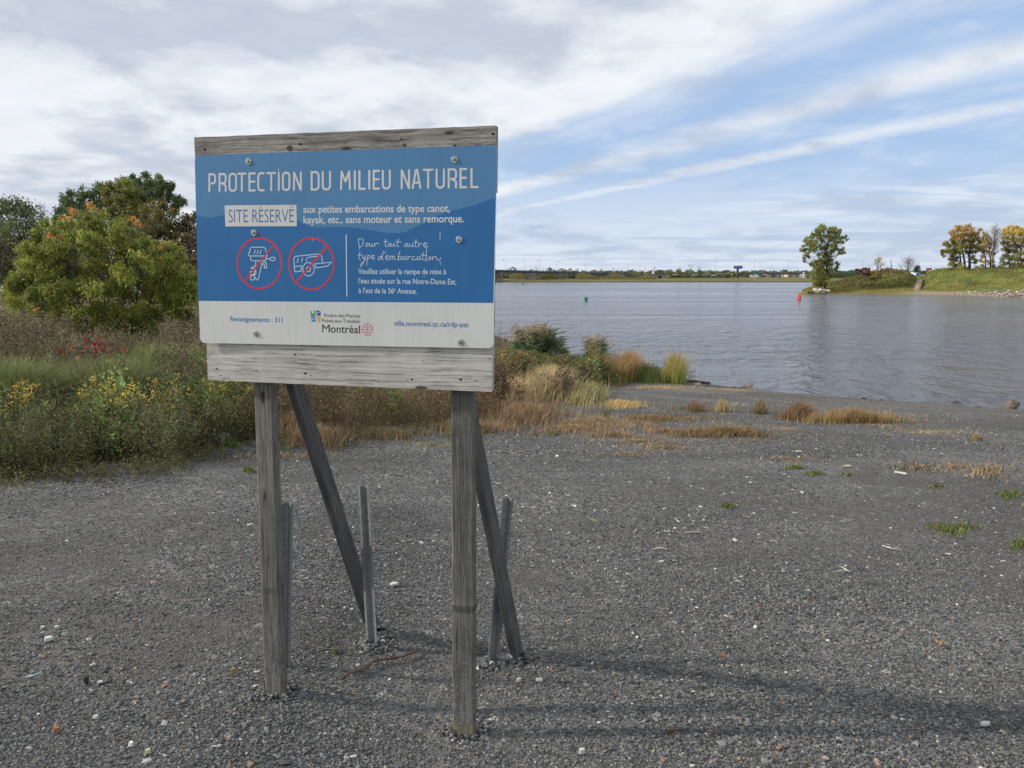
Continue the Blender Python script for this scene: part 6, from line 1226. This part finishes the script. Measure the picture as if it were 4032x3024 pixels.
# stairs through the gap
p = rb_at(3598, 3.5); STC = speckled('worn_concrete', (.36, .285, .195), .9, amt=.2, scale=2); q_ = rb_at(3606, 13); e = empty('stairs', p, (0, 0, -math.atan2(q_[0] - p[0], q_[1] - p[1]))); n = 9; zt = at(3606, 1098, q_[1])[2]
for k_ in range(n): mb = MB(); t0_ = k_ / n; yy = (q_[1] - p[1]) * t0_; zz_ = (zt - p[2]) * (k_ + 1) / n; mb.box((-.42 + .03 * k_, yy, -1 if k_ == 0 else zz_ - .7), (.42 + .03 * k_, yy + (q_[1] - p[1]) / n + .02, zz_)); mb.build('step', STC, e)
mb = MB(); mb.prism([(0, -.3), (q_[1] - p[1], zt - p[2] - .3), (q_[1] - p[1], zt - p[2] + .1), (0, .1)], 0, .18, M=Matrix.Translation((.72, 0, 0)) @ Matrix.Rotation(math.pi / 2, 4, 'Z')); mb.build('side_wall', DECK, e); tag(e, 'worn concrete steps climbing through the gap in the right bank', 'stairs')

# ------------------------------------------------------------------ rocks
ROCKM = attr_mat('rock', .9, 0, .2, .3, 3)
def rock(name, label, P, sz, col, group=None, seed=None, cat='rock', flat_=.6, ang=None):
    n1 = 14; mb = MB(); rs = np.random.default_rng(seed or random.randrange(9999)); p = (1 + 5 ** .5) / 2
    import bmesh as _bm
    bm_ = _bm.new(); _bm.ops.create_icosphere(bm_, subdivisions=2, radius=.5); V = np.array([v.co[:] for v in bm_.verts]); Fc = np.array([[v.index for v in f.verts] for f in bm_.faces]); bm_.free()
    for _ in range(7):
        d = rs.normal(size=3); d /= np.linalg.norm(d); h_ = rs.uniform(.24, .40); k_ = V @ d; V = V - np.outer(np.maximum(0, k_ - h_), d)
    V = V * (1 + .05 * rs.normal(size=(len(V), 1))) * [1.2, .85, flat_] * sz; a = rs.uniform(0, 6.28) if ang is None else ang; c_, s_2 = math.cos(a), math.sin(a); V = V @ np.array([[c_, s_2, 0], [-s_2, c_, 0], [0, 0, 1]])
    V[:, 2] += sz * flat_ * .28; mb.add(V, Fc, np.clip(np.array(col) * (1 + rs.normal(0, .08, (len(V), 1))), 0, 1)); o = mb.build(name, ROCKM, loc=P); return tag(o, label, cat, group)
def g3(px, py): p = on_ground(px, py); return np.array([p[0], p[1], gz(p[0], p[1])])
PR = (.30, .27, .23); DR = (.05, .045, .04)
for px, py, sz, col, fl, lab in [(2630, 1506, .42, (.24, .21, .18), .5, 'flat grey brown rock left of the yellow grass clump at the tip'), (2672, 1508, .26, (.28, .24, .19), .35, 'small tan flat rock beside the flat rock at the tip'), (2745, 1516, .30, (.33, .29, .22), .3, 'low tan rock at the shore right of the yellow clump'), (2948, 1528, .26, (.20, .16, .12), .7, 'brown upright stone at the waterline, alone'), (3205, 1545, .34, (.42, .38, .32), .7, 'pale round rock topping the pile at the waterline'), (3250, 1549, .34, (.30, .28, .23), .35, 'flat rock right of the pale round rock'), (3175, 1548, .2, (.3, .29, .25), .4, 'little grey stone left of the pale round rock'), (3160, 1546, .14, (.33, .31, .27), .5, 'smallest stone of the waterline pile'), (3230, 1552, .16, (.26, .25, .22), .4, 'small stone in front of the flat rock'), (3765, 1596, .26, (.06, .06, .055), .6, 'dark round rock at the waterline near the right edge'), (3982, 1611, .40, (.15, .12, .10), .85, 'largest brown rock at the waterline by the right edge'), (4015, 1610, .26, (.10, .07, .06), .5, 'dark reddish rock beside the largest brown rock'), (3938, 1606, .16, (.10, .09, .08), .6, 'small dark stone left of the largest brown rock')]:
    rock('shore_rock', lab, g3(px, py), sz, col, 'rocks along the near waterline', flat_=fl)
for i in range(9):
    px = 2680 + i * 13; rock('mud_clod', 'dark wet clod below the yellow grass clump at the tip', g3(px, 1500 + i * 1.6), RNG.uniform(.14, .26), DR, 'dark clods at the tip of the spit', flat_=.5, cat='clod')
for i, (px, py) in enumerate([(2893, 1527), (2925, 1529), (3000, 1534), (3030, 1537), (3085, 1543), (3115, 1546), (3290, 1560), (3400, 1571), (3470, 1577), (3850, 1604)]):
    rock('shore_stone', 'small dark wet stone half in the water along the near shore', g3(px, py), RNG.uniform(.1, .2), (.06, .055, .045), 'small dark stones in the shallows', flat_=.35, cat='stone')
for px, dy, sz, col, lab in [(3205, 0, 2.0, (.48,.44,.37), 'pale slanting boulder at the tip under the poplar'), (3222, 0, 1.8, (.52,.47,.39), 'largest white boulder at the tip under the poplar'), (3212, 2, 1.2, (.36,.33,.28), 'grey boulder below the pale ones at the tip'), (3240, 0, 1.3, (.50,.46,.38), 'pale boulder behind the tip rocks'), (3251, 1, 1.5, (.54,.49,.42), 'whitish boulder at the right of the tip rocks'), (3190, 2, 1.5, (.13,.12,.10), 'dark flat boulder at the far end of the tip'), (3178, 2, 1.2, (.08,.075,.07), 'blackish low rock furthest out from the tip'), (3230, 3, 1.1, (.20,.18,.15), 'brown boulder at the waterline of the tip'), (3245, 3, 1.0, (.10,.09,.08), 'dark rock at the waterline under the poplar')]:
    y_ = Yf((px - 2016) / F * 150) - .2 + (3 - dy) * .55; x_ = (px - 2016) / F * y_; rock('boulder', lab, (x_, y_, WZ + .12 + (3 - dy) * .13), sz * .62, col, 'boulders at the tip of the right bank', flat_=.65)
for i in range(72):
    px = RNG.uniform(3740, 4120); tt = (px - 3740) / 380; p = rb_at(px, RNG.uniform(.2, 1.2 + 4.5 * max(0, tt - .12)))
    rock('riprap_rock', ['tan', 'greyish', 'brown', 'whitish'][i % 4] + ' riprap rock on the slope at the right end of the far bank', p, RNG.uniform(.3, .8) * (.6 + .5 * tt), np.array([(.45,.40,.33), (.34,.30,.25), (.24,.20,.16), (.50,.46,.40)][i % 4]), 'riprap rocks on the right bank', flat_=.65)
# ------------------------------------------------------------------ buoys
def buoy(label, px, py, w_, h_, prof, mat, cat='buoy'):
    p = atz(px, py, WZ); e = empty('buoy', (p[0], p[1], WZ)); mb = MB(); mb.lathe([(r_ * w_, z * h_) for r_, z in prof], 20); mb.build('float', mat, e, True); return tag(e, label, cat), e
RB_ = speckled('buoy_red', (.62, .02, .035), .4, amt=.08, scale=3); GB_ = speckled('buoy_green', (.012, .20, .10), .4, amt=.08, scale=3)
_, e = buoy('red cone shaped buoy floating left of the tip of the right bank', 3147, 1180, .29, .72, [(.9, -.5), (1, 0), (.97, .25), (.8, .55), (.45, .92), (.25, 1)], RB_); 
for u_ in (-.18, .0, .18): mb = MB(); mb.box((u_ * .6 - .03, -.30, .16), (u_ * .6 + .03, -.26, .24)); mb.build('white_mark', WHI, e)
_, e = buoy('green can buoy floating in mid river right of the board', 2307, 1185, .235, .52, [(.95, -.5), (1, 0), (1, .75), (.92, .97), (.6, 1)], GB_); mb = MB(); mb.lathe([(.245, .34), (.245, .37)], 16); mb.build('pale_band', LCYAN, e)
buoy('tiny green buoy far out near the second bridge pier', 2057, 1120.5, .42, .75, [(.9, -.5), (1, 0), (1, .8), (.5, 1)], GB_)

# ------------------------------------------------------------------ things lying on the gravel
def flake(name, label, px, py, sx, sy, th, col, ang=0, cat='stone', group=None, mat=None, n=9, seed=1, tilt=.08):
    rs = random.Random(seed + px); sx *= .82; sy *= .82; P = g3(px, py); pts = [(sx / 2 * math.cos(a) * rs.uniform(.75, 1.1), sy / 2 * math.sin(a) * rs.uniform(.75, 1.1)) for a in np.linspace(0, 6.283, n, endpoint=False)]
    mb = MB(); V = [(x, y, 0) for x, y in pts] + [(x * .86, y * .86, th) for x, y in pts]; mb.add(V, [list(range(n))[::-1]], col); mb.f.append(np.array([list(range(n, 2 * n))])); mb.mi.append(np.array([0])); mb.f.append(np.array([(i, (i + 1) % n, n + (i + 1) % n, n + i) for i in range(n)])); mb.mi.append(np.zeros(n))
    o = mb.build(name, mat or ROCKM, loc=P + [0, 0, .012]); o.rotation_euler = (tilt, rs.uniform(-.1, .1), ang); return tag(o, label, cat, group)
WH = (.50, .495, .46); ORG_ = (.34, .15, .07)
for a in [('largest flat white stone chip, behind the right post', 1552, 2312, .075, .05, .010, WH, .1), ('white stone chip with a scalloped edge at the left edge of the gravel', 193, 2530, .058, .04, .014, (.5,.52,.5), .2), ('white chip just above the scalloped one at left', 225, 2486, .034, .018, .008, WH, .1), ('small grey white chip left of the white one at left', 170, 2492, .026, .02, .008, (.5,.5,.47), .7), ('orange brown stone in the lower left gravel', 224, 2903, .036, .024, .014, ORG_, .3), ('off white square chip low in the left gravel', 380, 2849, .026, .022, .010, WH, .5), ('bright white stub near the bottom centre left', 518, 2964, .022, .026, .014, (.72,.72,.70), .2), ('white stick like chip in the left gravel', 398, 2714, .036, .010, .008, (.72,.72,.7), .15), ('yellow brown round pebble left of the left post', 920, 2664, .032, .028, .024, (.26,.19,.10), 0), ('pale stone in front of the right post on the left side', 1410, 2640, .028, .016, .010, WH, .1), ('pair of white shards in the gravel at far right', 3878, 2866, .07, .028, .010, WH, .3), ('white fleck low right of the right brace', 2124, 2692, .048, .018, .010, (.6,.55,.5), .1), ('whitish stone right of the right post', 2042, 2704, .036, .022, .014, (.5,.48,.44), .5), ('rust red bark chip in the gravel right of the right post', 2640, 2903, .05, .014, .008, (.14,.05,.035), .1), ('long pale chip beside the foot of the right post', 1896, 2804, .040, .012, .008, WH, .2), ('yellowish pebble by the bottom edge, centre left', 585, 2990, .026, .022, .014, (.5,.45,.25), .1), ('big grey pebble near the foot of the left post', 1315, 2744, .05, .028, .020, (.14,.14,.135), .4), ('dark blocky stone in the left gravel', 340, 2700, .032, .030, .026, (.03,.04,.035), .6), ('white stone chip low right in the gravel', 2290, 2978, .036, .030, .016, WH, .3)]:
    flake('stone_chip', *a, group='pale and coloured stones lying on the gravel')
LFM = attr_mat('dry_leaf', .7, .3, .2, .15, 60)
def maple_leaf(label, px, py, sz, col, ang):
    out = []; 
    for k_ in range(5):
        a = math.radians(90 + (k_ - 2) * 52); ln = [.62, .85, 1, .85, .62][k_]
        for da, r_ in ((-.32, .52), (-.16, .62), (-.12, .8), (0, 1.0), (.12, .8), (.16, .62), (.32, .52)): out.append((a + da, r_ * ln))
        if k_ < 4: out.append((a + .45, .34))
    P = g3(px, py); n = len(out); V = [(math.cos(a) * r_ * sz / 2, math.sin(a) * r_ * sz / 2, .012 * abs(math.sin(a * 3)) + .01 * r_) for a, r_ in out[::-1]] + [(0, 0, .004), (0, -sz * .12, .004)]
    mb = MB(); mb.add(V, [(i, i + 1, n) for i in range(n - 1)], col); mb.f.append(np.array([(n - 1, 0, n)])); mb.mi.append(np.zeros(1)); mb.tube([(0, 0, .008), (.0, -sz * .35, .014), (sz * .05, -sz * .6, .008)], .0012, 4, col)
    o = mb.build('fallen_leaf', LFM, loc=P + [0, 0, .018]); o.rotation_euler = (.15, .1, ang); return tag(o, label, 'leaf', 'fallen leaves on the gravel')
maple_leaf('tan curled maple leaf on the gravel at right', 3697, 2558, .085, (.50, .30, .15), 1.2); maple_leaf('orange fallen leaf lying right of the right brace', 2847, 2617, .038, (.60, .26, .06), 2.2); maple_leaf('small orange leaf just left of the tan maple leaf', 3637, 2588, .02, (.5, .25, .1), .3); maple_leaf('yellow leaf in the middle distance right of the braces', 2337, 2068, .07, (.5, .42, .08), 1.0); maple_leaf('rusty leaf at the foot of the weeds on the left', 568, 1830, .09, (.36, .14, .07), .4); maple_leaf('pinkish leaf at the foot of the weeds near the plastic scrap', 746, 1752, .09, (.40, .17, .10), 2)
STK = speckled('stick_bark', (.115, .075, .055), .85, amt=.35, scale=60)
def stick(label, pts, r_, mat=STK, name='stick', group=None):
    P = [g3(*p) + [0, 0, r_ + (.018 if 0 < i < len(pts) - 1 else .008)] for i, p in enumerate(pts)]; O_ = P[0]; Q = smooth_line([p - O_ for p in P], 5); n = len(Q); mb = MB(); mb.tube(Q, [r_ * (.35 + .65 * min(1, i / n * 4, (n - i) / n * 6)) * (1 + .12 * math.sin(i * 2.1)) for i in range(n)], 7)
    return tag(mb.build(name, mat, loc=O_), label, 'stick', group)
stick('long crooked brown twig lying on the gravel between the two posts', [(1338, 2701), (1380, 2683), (1425, 2660), (1478, 2634), (1545, 2620), (1602, 2602), (1655, 2581)], .0065)
STP = speckled('pale_stick', (.50, .46, .38), .85, amt=.15, scale=40)
for a in [('thin pale twig on the gravel at upper right', [(3470, 2160), (3510, 2172), (3550, 2178)], .004), ('short pale twig right of the right brace, upper one', [(2695, 2108), (2755, 2108)], .004), ('pale bent twig in the middle of the right gravel', [(2572, 2172), (2600, 2174), (2625, 2178)], .005), ('thin brown twig cross on the right gravel', [(3310, 2240), (3345, 2262)], .004), ('thin pale twig crossing the brown one on the right gravel', [(3280, 2268), (3320, 2258), (3350, 2262)], .003), ('white stick among dry stalks near the shore path', [(3130, 1786), (3155, 1787)], .012), ('white stick in the gravel right of the sliver tufts', [(3520, 1868), (3570, 1877)], .012), ('pale chip stick below the green slivers', [(3320, 1844), (3350, 1846)], .012), ('pale straw lying in the left gravel', [(835, 2953), (858, 2958)], .003), ('light blue plastic straw strip at the left edge of the gravel', [(98, 2679), (135, 2676), (165, 2662)], .003)]:
    stick(a[0], a[1], a[2], STP if 'blue' not in a[0] else speckled('pale_blue_plastic', (.45, .62, .68), .4), 'twig', 'small twigs on the gravel')
# plastic scrap at the edge of the weeds
P = g3(880, 1742); mb = MB(); V = []; n = 14
for j in range(7):
    for i in range(n):
        a = i / n * 6.283; r_ = .075 * math.cos(j / 6 * 1.45) * (1 + .16 * math.sin(a * 3 + j) + .08 * math.sin(a * 7)); V.append((r_ * math.cos(a) * 1.25, r_ * math.sin(a), .10 * math.sin(j / 6 * 1.5) * (1 + .12 * math.sin(a * 2 + 1))))
mb.add(V, [(j * n + i, j * n + (i + 1) % n, (j + 1) * n + (i + 1) % n, (j + 1) * n + i) for j in range(6) for i in range(n)]); mb.f.append(np.array([list(range(6 * n, 7 * n))])); mb.mi.append(np.zeros(1))
o = mb.build('plastic_scrap', speckled('milky_plastic', (.55, .57, .60), .3, amt=.3, scale=25), loc=P); o.rotation_euler = (.1, .35, .3); tag(o, 'crumpled whitish plastic dome lying at the edge of the weeds', 'plastic scrap')
